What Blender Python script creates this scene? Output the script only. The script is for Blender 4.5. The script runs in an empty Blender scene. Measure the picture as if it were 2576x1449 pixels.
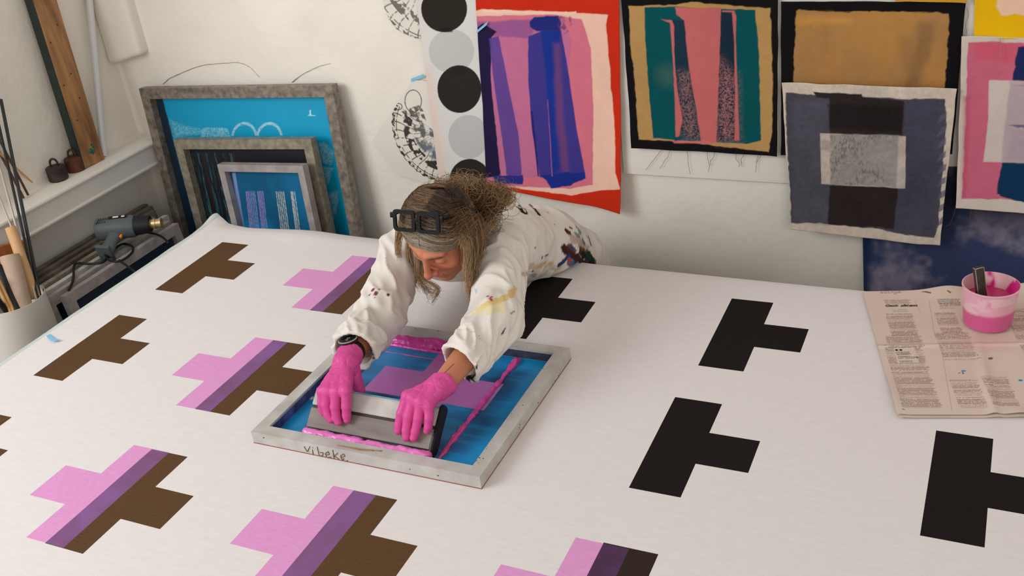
import bpy, bmesh, math, random
import numpy as np
from mathutils import Vector, Matrix, Euler
rng = np.random.default_rng(7)
random.seed(7)
scene = bpy.context.scene
COL = scene.collection
T = 0.86            # height of the table top above the floor
YW = 2.86           # back wall
XL = -3.06          # left wall

# ------------------------------------------------------------------ camera
CAM = np.array([0, 0, T + 1.34078])
FPX = 2611.7646
CAMROT = Euler((math.radians(61.57897), math.radians(6.70908), math.radians(24.27707)), 'XYZ')
CR = np.array(CAMROT.to_matrix())
cd = bpy.data.cameras.new('camera'); cam = bpy.data.objects.new('camera', cd); COL.objects.link(cam)
cam.location = CAM; cam.rotation_euler = CAMROT
cd.sensor_width = 36; cd.lens = FPX / 2576 * 36; cd.clip_start = .05
scene.camera = cam

def ray(x, y):      # direction towards a measured point of the photograph
    return CR @ np.array([(x - 1288) / FPX, -(y - 724.5) / FPX, -1.0])
def at_h(x, y, h=0.0):      # measured point lying on the horizontal plane h above the table top
    d = ray(x, y); t = (T + h - CAM[2]) / d[2]; return CAM + d * t
def at_y(x, y, Y):          # measured point lying on a plane parallel to the back wall
    d = ray(x, y); return CAM + d * (Y / d[1])
def at_x(x, y, X):
    d = ray(x, y); return CAM + d * (X / d[0])

# ------------------------------------------------------------------ colour / materials
def lin(c):
    c = np.asarray(c, float) / 255.0
    return np.where(c <= .04045, c / 12.92, ((c + .055) / 1.055) ** 2.4)
def mat(name, rgb, rough=.6, metal=0., var=0., vscale=30., bump=0., bscale=200., rgb2=None, stretch=None, spec=.4, detail=4., sss=0, coat=0):
    m = bpy.data.materials.new(name); m.use_nodes = True
    nt = m.node_tree; P = nt.nodes['Principled BSDF']
    P.inputs['Roughness'].default_value = rough; P.inputs['Metallic'].default_value = metal
    P.inputs['Specular IOR Level'].default_value = spec
    if coat: P.inputs['Coat Weight'].default_value = coat; P.inputs['Coat Roughness'].default_value = .15
    if sss: P.inputs['Subsurface Weight'].default_value = sss; P.inputs['Subsurface Radius'].default_value = (.012, .004, .002); P.inputs['Subsurface Scale'].default_value = .6
    base = lin(rgb) if rgb is not None else None
    tc = nt.nodes.new('ShaderNodeTexCoord'); vec = tc.outputs['Object']
    if stretch:
        mp = nt.nodes.new('ShaderNodeMapping'); mp.inputs['Scale'].default_value = stretch
        nt.links.new(vec, mp.inputs['Vector']); vec = mp.outputs['Vector']
    src = None
    if rgb is None:
        at = nt.nodes.new('ShaderNodeVertexColor'); at.layer_name = 'Col'; src = at.outputs['Color']
    if var or rgb2 is not None:
        n = nt.nodes.new('ShaderNodeTexNoise'); n.inputs['Scale'].default_value = vscale; n.inputs['Detail'].default_value = detail
        nt.links.new(vec, n.inputs['Vector'])
        if rgb is None:
            mr = nt.nodes.new('ShaderNodeMapRange'); mr.inputs['From Min'].default_value = .3; mr.inputs['From Max'].default_value = .7
            mr.inputs['To Min'].default_value = 1 - var; mr.inputs['To Max'].default_value = 1 + var
            nt.links.new(n.outputs['Fac'], mr.inputs['Value'])
            mx = nt.nodes.new('ShaderNodeVectorMath'); mx.operation = 'SCALE'
            nt.links.new(src, mx.inputs[0]); nt.links.new(mr.outputs['Result'], mx.inputs['Scale']); src = mx.outputs['Vector']
        else:
            r = nt.nodes.new('ShaderNodeValToRGB'); r.color_ramp.elements[0].position = .32; r.color_ramp.elements[1].position = .68
            a = np.clip(base * (1 - var), 0, 1); b = np.clip(base * (1 + var), 0, 1) if rgb2 is None else lin(rgb2)
            r.color_ramp.elements[0].color = (*a, 1); r.color_ramp.elements[1].color = (*b, 1)
            nt.links.new(n.outputs['Fac'], r.inputs['Fac']); src = r.outputs['Color']
    if src is not None: nt.links.new(src, P.inputs['Base Color'])
    else: P.inputs['Base Color'].default_value = (*base, 1)
    if bump:
        n2 = nt.nodes.new('ShaderNodeTexNoise'); n2.inputs['Scale'].default_value = bscale; n2.inputs['Detail'].default_value = 5
        nt.links.new(vec, n2.inputs['Vector'])
        b = nt.nodes.new('ShaderNodeBump'); b.inputs['Strength'].default_value = bump; b.inputs['Distance'].default_value = .004
        nt.links.new(n2.outputs['Fac'], b.inputs['Height']); nt.links.new(b.outputs['Normal'], P.inputs['Normal'])
    return m

# ------------------------------------------------------------------ object helpers
ORG = {}
def tag(o, label=None, cat=None, group=None, kind=None):
    if label: o['label'] = label
    if cat: o['category'] = cat
    if group: o['group'] = group
    if kind: o['kind'] = kind
    return o
def root(name, loc, label, cat, group=None):
    o = bpy.data.objects.new(name, None); COL.objects.link(o); o.location = [float(v) for v in loc]
    o.empty_display_size = .05
    ORG[o.name] = np.array(loc, float); return tag(o, label, cat, group)
class MB:
    def __init__(s): s.v = []; s.f = []; s.m = []; s.n = 0; s.c = []
    def add(s, v, f, m=0, c=None):
        v = np.asarray(v, float).reshape(-1, 3)
        s.v.append(v); s.f += [tuple(int(i) + s.n for i in q) for q in f]; s.m += [m] * len(f); s.n += len(v)
        if c is not None: s.c.append(np.broadcast_to(np.asarray(c, float), (len(v), 3)))
        return s
    def build(s, name, mats, parent=None, smooth=True, org=None):
        v = np.concatenate(s.v); c = np.concatenate(s.c) if s.c else None
        return obj(name, v, s.f, mats, parent, smooth, c, s.m if any(s.m) else None, org)
def obj(name, v, f, mats, parent=None, smooth=True, col=None, midx=None, org=None, auto=True):
    v = np.asarray(v, float).reshape(-1, 3)
    if parent is not None: o0 = ORG[parent.name]
    else: o0 = np.array(org if org is not None else [(v[:, 0].min() + v[:, 0].max()) / 2, (v[:, 1].min() + v[:, 1].max()) / 2, v[:, 2].min()], float)
    me = bpy.data.meshes.new(name)
    w = (v - o0)
    if isinstance(f, np.ndarray):
        nf, k = f.shape
        me.vertices.add(len(w)); me.vertices.foreach_set('co', w.astype(np.float32).ravel())
        me.loops.add(nf * k); me.loops.foreach_set('vertex_index', f.astype(np.int32).ravel())
        me.polygons.add(nf); me.polygons.foreach_set('loop_start', (np.arange(nf) * k).astype(np.int32))
        try: me.polygons.foreach_set('loop_total', np.full(nf, k, np.int32))
        except Exception: pass
        me.update(calc_edges=True); me.validate()
    else:
        me.from_pydata(w.tolist(), [], f); me.update()
    if not isinstance(mats, (list, tuple)): mats = [mats]
    for m in mats: me.materials.append(m)
    if midx is not None: me.polygons.foreach_set('material_index', np.asarray(midx, np.int32))
    if smooth: me.polygons.foreach_set('use_smooth', np.ones(len(me.polygons), bool))
    if smooth == 'auto': me.set_sharp_from_angle(angle=math.radians(38))
    if col is not None:
        a = me.color_attributes.new('Col', 'FLOAT_COLOR', 'POINT')
        rgba = np.ones((len(v), 4), np.float32); rgba[:, :3] = np.clip(col, 0, 1)
        a.data.foreach_set('color', rgba.ravel())
    o = bpy.data.objects.new(name, me); COL.objects.link(o)
    if parent is not None:
        o.parent = parent; ORG[o.name] = o0
    else:
        o.location = o0; ORG[o.name] = o0
    return o

def rbox(size, bev=.003, seg=2):
    bm = bmesh.new(); bmesh.ops.create_cube(bm, size=1)
    for v in bm.verts: v.co = Vector((v.co.x * size[0], v.co.y * size[1], v.co.z * size[2]))
    if bev: bmesh.ops.bevel(bm, geom=list(bm.edges), offset=bev, segments=seg, affect='EDGES', profile=.7)
    bm.verts.index_update()
    v = np.array([q.co[:] for q in bm.verts]); f = [[q.index for q in p.verts] for p in bm.faces]; bm.free(); return v, f
def frame_axes(d, up=(0, 0, 1)):
    d = np.asarray(d, float); d = d / np.linalg.norm(d); up = np.asarray(up, float)
    if abs(d @ up) > .98: up = np.array([0, 1., 0])
    s = np.cross(d, up); s /= np.linalg.norm(s); u = np.cross(s, d); return s, u, d
def tube(pts, r, n=8, cap=True):
    pts = np.asarray(pts, float); m = len(pts); r = np.broadcast_to(np.asarray(r, float), (m,))
    tg = np.gradient(pts, axis=0); tg /= np.linalg.norm(tg, axis=1)[:, None] + 1e-12
    s, u, _ = frame_axes(tg[0]); V = []
    for i in range(m):
        d = tg[i]; s = s - d * (s @ d); s /= np.linalg.norm(s); u = np.cross(s, d)
        a = np.arange(n) / n * 2 * math.pi
        V.append(pts[i] + r[i] * (np.cos(a)[:, None] * s + np.sin(a)[:, None] * u))
    V = np.concatenate(V); F = []
    for i in range(m - 1):
        for k in range(n):
            a = i * n + k; b = i * n + (k + 1) % n; F.append((a, b, b + n, a + n))
    if cap: F.append(tuple(range(n - 1, -1, -1))); F.append(tuple((m - 1) * n + k for k in range(n)))
    return V, F
def lathe(prof, n=48, cen=(0, 0, 0), axis=(0, 0, 1)):
    s, u, d = frame_axes(axis); cen = np.asarray(cen, float); V = []; F = []
    for (r, z) in prof:
        a = np.arange(n) / n * 2 * math.pi
        V.append(cen + z * d + r * (np.cos(a)[:, None] * s + np.sin(a)[:, None] * u))
    V = np.concatenate(V); m = len(prof)
    for i in range(m - 1):
        for k in range(n):
            a = i * n + k; b = i * n + (k + 1) % n; F.append((a, a + n, b + n, b))
    return V, F
def bar(a, b, w, t, up=(0, 0, 1), bev=.002):
    a = np.asarray(a, float); b = np.asarray(b, float); s, u, d = frame_axes(b - a, up)
    v, f = rbox((w, t, np.linalg.norm(b - a)), bev)
    return (a + b) / 2 + v[:, :1] * s + v[:, 1:2] * u + v[:, 2:] * d, f
def grid_faces(nu, nv):
    i = np.arange(nu - 1)[:, None] * nv + np.arange(nv - 1)[None]; i = i.ravel()
    return np.stack([i, i + nv, i + nv + 1, i + 1], 1)

def smooth_curve(P, n=0):
    P = np.asarray(P, float)
    for _ in range(3):
        Q = np.empty((2 * len(P), 3)); Q[0::2] = P * .75 + np.roll(P, -1, 0) * .25; Q[1::2] = P * .25 + np.roll(P, -1, 0) * .75; Q = Q[:-2]; P = np.vstack([P[:1], Q, P[-1:]])
    return P
# ------------------------------------------------------------------ noise
def vnoise(p, seed=0):
    p = np.asarray(p, np.float32); i = np.floor(p).astype(np.int64); f = p - i; f = f * f * (3 - 2 * f)
    def h(a):
        x = (a[..., 0] * 73856093) ^ (a[..., 1] * 19349663) ^ (a[..., 2] * 83492791) ^ (seed * 2654435)
        x = (x ^ (x >> 13)) * 1274126177 & 0x7fffffff; x = (x ^ (x >> 16)) * 668265263 & 0x7fffffff
        return ((x >> 7) & 0xffff).astype(np.float32) / 65535.0
    r = 0
    for dx in (0, 1):
        for dy in (0, 1):
            for dz in (0, 1):
                w = (f[..., 0] if dx else 1 - f[..., 0]) * (f[..., 1] if dy else 1 - f[..., 1]) * (f[..., 2] if dz else 1 - f[..., 2])
                r = r + w * h(i + np.array([dx, dy, dz]))
    return r
def fbm(p, s, oct=3, seed=0):
    p = np.asarray(p, float) * s; r = 0; a = .5; t = 0
    for k in range(oct): r = r + a * vnoise(p + k * 17.3, seed + k); t += a; a *= .5; p = p * 2.03
    return r / t
def sstep(a, b, x): t = np.clip((x - a) / (b - a), 0, 1); return t * t * (3 - 2 * t)

# ------------------------------------------------------------------ flat pigment on a surface grid
class Paint:
    """colours of a grid of points given in plane coordinates (metres)"""
    def __init__(s, A, base, seed=0):
        s.A = np.asarray(A, float); s.c = np.tile(lin(base), (len(A), 1)); s.seed = seed
        s.P3 = np.c_[s.A, np.full(len(s.A), seed * 3.1)]
    def sd(s, poly, wob=0., wsc=60., wseed=0):
        A = s.A
        if wob:
            A = A + wob * 2 * (np.c_[fbm(s.P3, wsc, 2, wseed + 3), fbm(s.P3, wsc, 2, wseed + 9)] - .5)
        P = np.asarray(poly, float); Q = np.roll(P, -1, 0); dm = np.full(len(A), 1e9); ins = np.zeros(len(A), bool)
        for a, b in zip(P, Q):
            ab = b - a; ap = A - a; t = np.clip((ap @ ab) / (ab @ ab + 1e-12), 0, 1)
            dm = np.minimum(dm, np.hypot(*(ap - t[:, None] * ab).T))
            if a[1] != b[1]:
                c = ((a[1] > A[:, 1]) != (b[1] > A[:, 1])) & (A[:, 0] < (b[0] - a[0]) * (A[:, 1] - a[1]) / (b[1] - a[1]) + a[0]); ins ^= c
        return np.where(ins, -dm, dm)
    def mix(s, col, a):
        s.c = s.c * (1 - a[:, None]) + lin(col) * a[:, None]
    def poly(s, poly, col, wob=.002, wsc=70., soft=.0012, alpha=1., wseed=0, mask=None):
        a = alpha * sstep(soft, -soft, s.sd(poly, wob, wsc, wseed))
        if mask is not None: a = a * mask
        s.mix(col, a); return s
    def noise(s, sc, amp, seed=5, oct=3):
        n = fbm(s.P3, sc, oct, seed); s.c = s.c * (1 + amp * 2 * (n - .5))[:, None]; return s
    def speck(s, sc, lo, hi, seed=5, oct=3, stretch=(1, 1)):
        return sstep(lo, hi, fbm(np.c_[s.A * np.array(stretch), np.zeros(len(s.A))], sc, oct, seed))

# ------------------------------------------------------------------ implicit surfaces
def smin(a, b, k):
    h = np.clip(.5 + .5 * (b - a) / k, 0, 1); return b + (a - b) * h - k * h * (1 - h)
def smax(a, b, k): return -smin(-a, -b, k)
def cone(p, a, b, ra, rb):
    a = np.asarray(a, float); b = np.asarray(b, float); ab = b - a
    t = np.clip(((p - a) @ ab) / (ab @ ab), 0, 1); q = p - a - t[:, None] * ab
    return np.sqrt((q * q).sum(1)) - (ra + (rb - ra) * t)
def ell(p, c, r, R=None):
    q = p - np.asarray(c, float)
    if R is not None: q = q @ R
    r = np.asarray(r, float); k0 = np.sqrt(((q / r) ** 2).sum(1)); k1 = np.sqrt(((q / (r * r)) ** 2).sum(1)) + 1e-9
    return k0 * (k0 - 1) / k1
def boxd(p, c, hs, r=0):
    q = np.abs(p - np.asarray(c, float)) - (np.asarray(hs, float) - r)
    return np.sqrt((np.maximum(q, 0) ** 2).sum(1)) + np.minimum(q.max(1), 0) - r
def sdf_mesh(fn, lo, hi, h, B=8, slack=1.7):
    lo = np.asarray(lo, float); hi = np.asarray(hi, float)
    nb = np.ceil((hi - lo) / (h * B)).astype(int); n = nb * B
    bi = np.stack(np.meshgrid(*[np.arange(k) for k in nb], indexing='ij'), -1).reshape(-1, 3)
    cen = lo + (bi * B + (B - 1) / 2) * h
    dc = np.concatenate([fn(q) for q in np.array_split(cen, max(1, len(cen) // 200000))])
    keep = np.abs(dc) < h * B * .87 * slack
    G = np.repeat(np.repeat(np.repeat(np.where(dc < 0, -1., 1.).astype(np.float32).reshape(nb), B, 0), B, 1), B, 2)
    loc = np.stack(np.meshgrid(*[np.arange(B)] * 3, indexing='ij'), -1).reshape(-1, 3)
    kb = bi[keep]
    for ch in np.array_split(kb, max(1, len(kb) // 600)):
        idx = (ch[:, None] * B + loc[None]).reshape(-1, 3)
        G[idx[:, 0], idx[:, 1], idx[:, 2]] = fn(lo + idx * h)
    return surface_nets(G, lo, h)
def surface_nets(G, lo, h):
    S = G < 0
    cnt = np.zeros(tuple(np.array(G.shape) - 1), np.int8)
    for dx in (0, 1):
        for dy in (0, 1):
            for dz in (0, 1): cnt += S[dx:G.shape[0] - 1 + dx, dy:G.shape[1] - 1 + dy, dz:G.shape[2] - 1 + dz]
    act = (cnt > 0) & (cnt < 8); I = np.argwhere(act)
    ids = np.full(act.shape, -1, np.int64); ids[act] = np.arange(len(I))
    acc = np.zeros((len(I), 3)); num = np.zeros(len(I))
    cs = [(dx, dy, dz) for dx in (0, 1) for dy in (0, 1) for dz in (0, 1)]
    val = {c: G[I[:, 0] + c[0], I[:, 1] + c[1], I[:, 2] + c[2]] for c in cs}
    for a in cs:
        for ax in range(3):
            if a[ax]: continue
            b = tuple(a[i] + (i == ax) for i in range(3)); va, vb = val[a], val[b]; m = (va < 0) != (vb < 0)
            t = np.where(m, va / np.where(m, va - vb, 1), 0); q = np.tile(np.array(a, float), (len(I), 1)); q[:, ax] += t
            acc += q * m[:, None]; num += m
    V = lo + (I + acc / num[:, None]) * h
    F = []
    for ax in range(3):
        o1, o2 = (ax + 1) % 3, (ax + 2) % 3
        sl = [slice(1, -1)] * 3; sl[ax] = slice(0, -1); sl2 = list(sl); sl2[ax] = slice(1, None)
        A, Bq = S[tuple(sl)], S[tuple(sl2)]
        E = np.argwhere(A != Bq)
        if not len(E): continue
        E0 = E.copy(); E0[:, o1] += 1; E0[:, o2] += 1
        flip = A[tuple(E.T)]
        def cid(d1, d2):
            c = E0.copy(); c[:, o1] -= d1; c[:, o2] -= d2; return ids[tuple(c.T)]
        q = np.stack([cid(1, 1), cid(0, 1), cid(0, 0), cid(1, 0)], 1)
        q[~flip] = q[~flip][:, ::-1]; F.append(q)
    return V, np.concatenate(F)
# ================================================================== ROOM
M_wall = mat('white_plaster', (232, 227, 216), .75, var=.035, vscale=5, bump=.55, bscale=38)
M_trim = mat('white_gloss_paint', (230, 226, 217), .38, var=.03, vscale=8, bump=.06, bscale=60)
M_floor = mat('grey_floor', (118, 110, 100), .6, var=.15, vscale=6)
M_crack = mat('plaster_crack_shadow', (120, 115, 105), .9)
def sheet(o, u, v, nu, nv, bumpfn):
    a = np.linspace(0, 1, nu)[:, None, None]; b = np.linspace(0, 1, nv)[None, :, None]
    P = (np.asarray(o, float) + a * np.asarray(u, float) + b * np.asarray(v, float)).reshape(-1, 3)
    return bumpfn(P), grid_faces(nu, nv)
# back wall: hand-plastered, slightly uneven, with fine cracks
def wb(P):
    P = P.copy(); P[:, 1] += np.maximum(-.004, .012 * (fbm(P, 2.2, 3, 4) - .55) + .004 * (fbm(P, 11, 2, 8) - .5)); P[:, 1] = np.maximum(P[:, 1], YW - .004); return P
V, F = sheet((-3.3, YW, 0), (6.3, 0, 0), (0, 0, 2.9), 190, 96, wb)
wall = MB(); wall.add(V, [tuple(q) for q in F], 0)
v, f = rbox((6.3, .1, 2.9), 0); wall.add(v + np.array([-.15, YW + .06, 1.45]), f, 0)
for pts in ([(410, 212), (424, 198), (440, 191), (470, 178), (505, 164), (560, 159), (600, 156), (625, 166), (641, 182), (652, 194)],
            [(734, 208), (752, 193), (768, 183), (800, 167), (832, 160)]):
    P = np.array([at_y(*q, YW - .0045) for q in pts])
    P = smooth_curve(P); P[:, 2] += .003 * (fbm(P, 60, 2, 3) - .5); v, f = tube(P, np.linspace(.0011, .0004, len(P)) * (.6 + .8 * fbm(P, 90, 2, 6)), 5); wall.add(v, f, 1)
o = wall.build('wall_back', [M_wall, M_crack]); tag(o, kind='structure', label='uneven white plaster wall behind the table')
def wl(P):
    P = P.copy(); P[:, 0] += np.maximum(-.004, .010 * (fbm(P, 2.5, 3, 14) - .5) + .005 * (fbm(P, 12, 2, 18) - .5)); return P
V, F = sheet((XL, 3.0, 0), (0, -1.28, 0), (0, 0, 2.9), 70, 120, wl)
w2 = MB(); w2.add(V, [tuple(q) for q in F], 0)
v, f = rbox((.1, 1.28, 2.9), 0); w2.add(v + np.array([XL - .07, 2.36, 1.45]), f, 0)
tag(w2.build('wall_left', [M_wall]), kind='structure', label='white plaster wall above and below the ledge')
v, f = rbox((6.6, 6.2, .06), 0); tag(obj('floor', v + np.array([-.1, .0, -.03]), f, M_floor), kind='structure', label='grey studio floor')
# ledge with nosing, fascia and bead along the left wall
zl = T + .12
prof = [(XL - .01, zl), (-2.932, zl), (-2.926, zl - .003), (-2.924, zl - .009), (-2.927, zl - .016), (-2.935, zl - .018), (-2.937, zl - .024),
        (-2.937, zl - .082), (-2.934, zl - .084), (-2.932, zl - .089), (-2.934, zl - .095), (-2.940, zl - .098), (-2.975, zl - .101), (XL - .01, zl - .101)]
V = np.concatenate([[(x, y, z) for x, z in prof] for y in (1.72, YW + .005)]); n = len(prof)
F = [(i, i + 1, n + i + 1, n + i) for i in range(n - 1)] + [tuple(range(n - 1, -1, -1)), tuple(range(n, 2 * n)), (n - 1, 0, n, 2 * n - 1)]
tag(obj('trim_1', V, F, M_trim, smooth='auto'), kind='structure', label='white painted ledge along the left wall')
# plastered boxing in the corner that stops above the ledge
bz = T + .43
v, f = rbox((.17, .066, 1.2), .030, 5)
v = v + np.array([-2.975, YW - .012, bz + .6]); lowm = v[:, 2] < bz + .06
v[lowm, 2] -= .035 * sstep(-2.88, -3.06, v[lowm, 0]) - .012; v[:, 1] += .004 * np.sin(v[:, 2] * 9)
tag(obj('trim_2', v, f, M_wall), kind='structure', label='plastered pipe boxing in the room corner')
# white board behind the textiles
v, f = rbox((2.3, .014, 1.35), .002)
c0 = at_y(1590, 438, YW - .015)
tag(obj('trim_3', v + np.array([-1.06 + 1.15, YW - .008, c0[2] + .675]), f, M_trim, smooth='auto'), kind='structure', label='white board fixed to the wall behind the textiles')

# ================================================================== WORK TABLE
M_wood = mat('table_wood', (150, 118, 84), .6, var=.2, vscale=14, stretch=(1, 8, 8))
M_top = mat('table_surface', (190, 182, 172), .6, var=.05)
tx0, tx1, ty0, ty1 = -2.372, 1.35, .42, 2.37
tb = root('work_table', (-.5, 1.4, 0), 'large wooden work table under the white printed cloth', 'table')
v, f = rbox((tx1 - tx0, ty1 - ty0, .045), .004); obj('tabletop', v + np.array([(tx0 + tx1) / 2, (ty0 + ty1) / 2, T - .0255]), f, M_top, tb, 'auto')
for x in (tx0 + .12, (tx0 + tx1) / 2, tx1 - .12):
    for y in (ty0 + .12, ty1 - .12):
        v, f = rbox((.075, .075, T - .049), .004); obj('leg', v + np.array([x, y, (T - .049) / 2]), f, M_wood, tb, 'auto')
for y in (ty0 + .1, ty1 - .1):
    v, f = rbox((tx1 - tx0 - .36, .03, .1), .003); obj('apron', v + np.array([(tx0 + tx1) / 2, y, T - .102]), f, M_wood, tb, 'auto')

# ================================================================== PRINTED CLOTH (rectilinear grid that carries the print exactly)
L = .32; a3 = L * .3278
half = {  # x, y of each half-cross block (lower left corner of its bar), metres
    'K1': (-1.81467, 6.11308), 'K2': (-1.86055, 4.69122), 'K3': (-.18557, 4.75225), 'K0': (-3.52205, 6.15335),
    'P1': (-6.97426, 6.14738), 'P2': (-6.97781, 4.67753), 'P3': (-6.985, 3.165), 'Db': (-5.2351, 3.15019), 'Eb': (-5.25696, 4.64849), 'Ab': (-5.235, 6.152),
    'Fb': (-3.54962, 3.17448), 'Gb': (-1.84354, 3.1895)}
pinkh = {'D': (-5.07710, 3.15415), 'E': (-5.11349, 4.64994), 'A': (-5.105, 6.155), 'F': (-3.37982, 3.17602), 'G': (-1.68688, 3.18181), 'P': (-6.985 + .158, 3.165)}
def rects_r(x, y):
    x *= L; y *= L; return [(x, y, x + a3, y + L), (x + a3, y + L * .3352, x + a3 + L * .331, y + L * .6672)]
def rects_l(x, y):
    x *= L; y *= L; return [(x - a3, y, x, y + L), (x - a3 - L * .331, y + L * .3352, x - a3, y + L * .6672)]
blk, brn, pnk = [], [], []; brnF = []
for k, (x, y) in half.items(): (blk if k[0] == 'K' else (brnF if k in ('Gb',) else brn)).extend(rects_r(x, y))
for k, (x, y) in pinkh.items(): pnk.extend(rects_l(x, y))
del pnk[-2:]
xs = set(np.linspace(-2.362, 1.36, 120)) | {-2.368, -2.372, -2.378, -2.384, -2.392, -2.400, -2.408, -2.414, -2.418}
ys = set(np.linspace(.40, 2.372, 70)) | {2.376, 2.384, 2.392, 2.40, 2.408, 2.414}
for r in blk + brn + brnF + pnk: xs |= {r[0], r[2]}; ys |= {r[1], r[3]}
xs = np.array(sorted(xs)); ys = np.array(sorted(ys))
X, Y = np.meshgrid(xs, ys, indexing='ij'); Pc = np.c_[X.ravel(), Y.ravel(), np.zeros(X.size)]
xc = (xs[:-1] + xs[1:]) / 2; yc = (ys[:-1] + ys[1:]) / 2; XC, YC = np.meshgrid(xc, yc, indexing='ij'); XC = XC.ravel(); YC = YC.ravel()
def inr(R):
    m = np.zeros(XC.shape, bool)
    for r in R: m |= (XC > r[0]) & (XC < r[2]) & (YC > r[1]) & (YC < r[3])
    return m
ik, ib, ig, ip = inr(blk), inr(brn), inr(brnF), inr(pnk)
mi = np.zeros(XC.shape, int); mi[ib] = 2; mi[ig] = 6; mi[ip] = 1; mi[ip & ib] = 3; mi[ip & ig] = 7; mi[ik] = 4
mi[XC < -2.362] = 5
# shape: lies flat, bends down past the left edge, overhangs the back edge, one corner curls up
z = .0022 + .0012 * (fbm(Pc, 5, 2, 3) - .5)
ov = np.clip(-2.374 - Pc[:, 0], 0, 1); ovn = fbm(np.c_[np.zeros(len(Pc)), Pc[:, 1], Pc[:, 0] * 0], 7, 3, 2)
zl_ = -ov * (.12 + .45 * ovn)
xx = Pc[:, 0].copy(); xx = np.where(ov > 0, -2.374 - ov * (.35 + .75 * ovn), xx)
bk = np.clip(Pc[:, 1] - 2.372, 0, 1)
# back edge: reaches further on the left, nearly flush on the right
ext = np.interp(Pc[:, 0], [-2.42, -2.36, -2.30, -2.22, -2.10, -1.97, -1.80, -1.4, -.98, -.28, 1.4], [1.9, 1.75, 1.5, .9, 1.4, 1.85, 2.0, 1.15, .35, .3, .3])
yy = np.where(bk > 0, 2.372 + bk * ext, Pc[:, 1])
zb = -bk * ext * .12 - .6 * (bk * ext) ** 2 * 4
lift = .040 * np.exp(-(((xx + 2.385) / .035) ** 2 + ((yy - 2.45) / .05) ** 2)) + .008 * np.exp(-((xx + 2.0) / .12) ** 2) * sstep(2.30, 2.42, yy) \
    + .006 * sstep(-2.30, -2.37, xx) * (fbm(Pc, 9, 2, 5)) 
z = z + zl_ + zb + lift
Vc = np.c_[xx, yy, T + z]
cl = lambda n, c, v=.045, **k: mat(n, c, .8, var=v, vscale=700, stretch=(.12, 1, 1), spec=.2, **k)
M_cloth = mat('white_cotton', (224, 219, 217), .85, var=.022, vscale=120, stretch=(.25, 1, 1), bump=.10, bscale=600, spec=.15)
M_pink = cl('pink_print', (219, 152, 203), .07); M_brown = cl('brown_print', (88, 62, 36), .14); M_purple = mat('purple_overprint', (122, 80, 116), .75, rgb2=(136, 92, 150), vscale=14, spec=.2)
M_black = cl('black_print', (22, 15, 15), .2); M_selv = mat('greenish_selvedge', (196, 205, 199), .85, var=.04, bump=.2, bscale=90, spec=.15)
M_brown2 = cl('dark_brown_print', (48, 34, 28), .15); M_purple2 = mat('dark_purple_overprint', (74, 46, 72), .75, rgb2=(92, 56, 104), vscale=14, spec=.2)
cloth = obj('printed_cloth', Vc, grid_faces(len(xs), len(ys)), [M_cloth, M_pink, M_brown, M_purple, M_black, M_selv, M_brown2, M_purple2], midx=mi)
tag(cloth, 'white cotton cloth printed with pink, brown and black crosses, covering the table', 'cloth')

# blue tape at the cloth edge
M_tape = mat('blue_tape', (128, 190, 222), .5, var=.05, vscale=60)
def ribbon(P, w, side, name, m, label, cat, thick=.0006):
    P = np.asarray(P, float); mb = MB(); s = np.asarray(side, float); s = s / np.linalg.norm(s)
    tg = np.gradient(P, axis=0); nrm = np.cross(tg, s); nrm /= np.linalg.norm(nrm, axis=1)[:, None]
    n = len(P); V = np.concatenate([P - s * w / 2, P + s * w / 2, P + s * w / 2 + nrm * thick, P - s * w / 2 + nrm * thick])
    F = []
    for i in range(n - 1):
        for a, b in ((0, 1), (1, 2), (2, 3), (3, 0)): F.append((a * n + i, b * n + i, b * n + i + 1, a * n + i + 1))
    F += [(0, 3 * n, 2 * n, n), (n - 1, 2 * n - 1, 3 * n - 1, 4 * n - 1)]
    return tag(obj(name, V, F, m, smooth='auto'), label, cat)
P = [at_h(117, 836, .004), at_h(124, 846, .006), at_h(131, 853, .007), at_h(139, 857, .007), at_h(147, 856, .008)]
ribbon(P, .012, (.35, .94, 0), 'masking_tape', M_tape, 'torn blue masking tape on the left cloth edge', 'tape')
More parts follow.
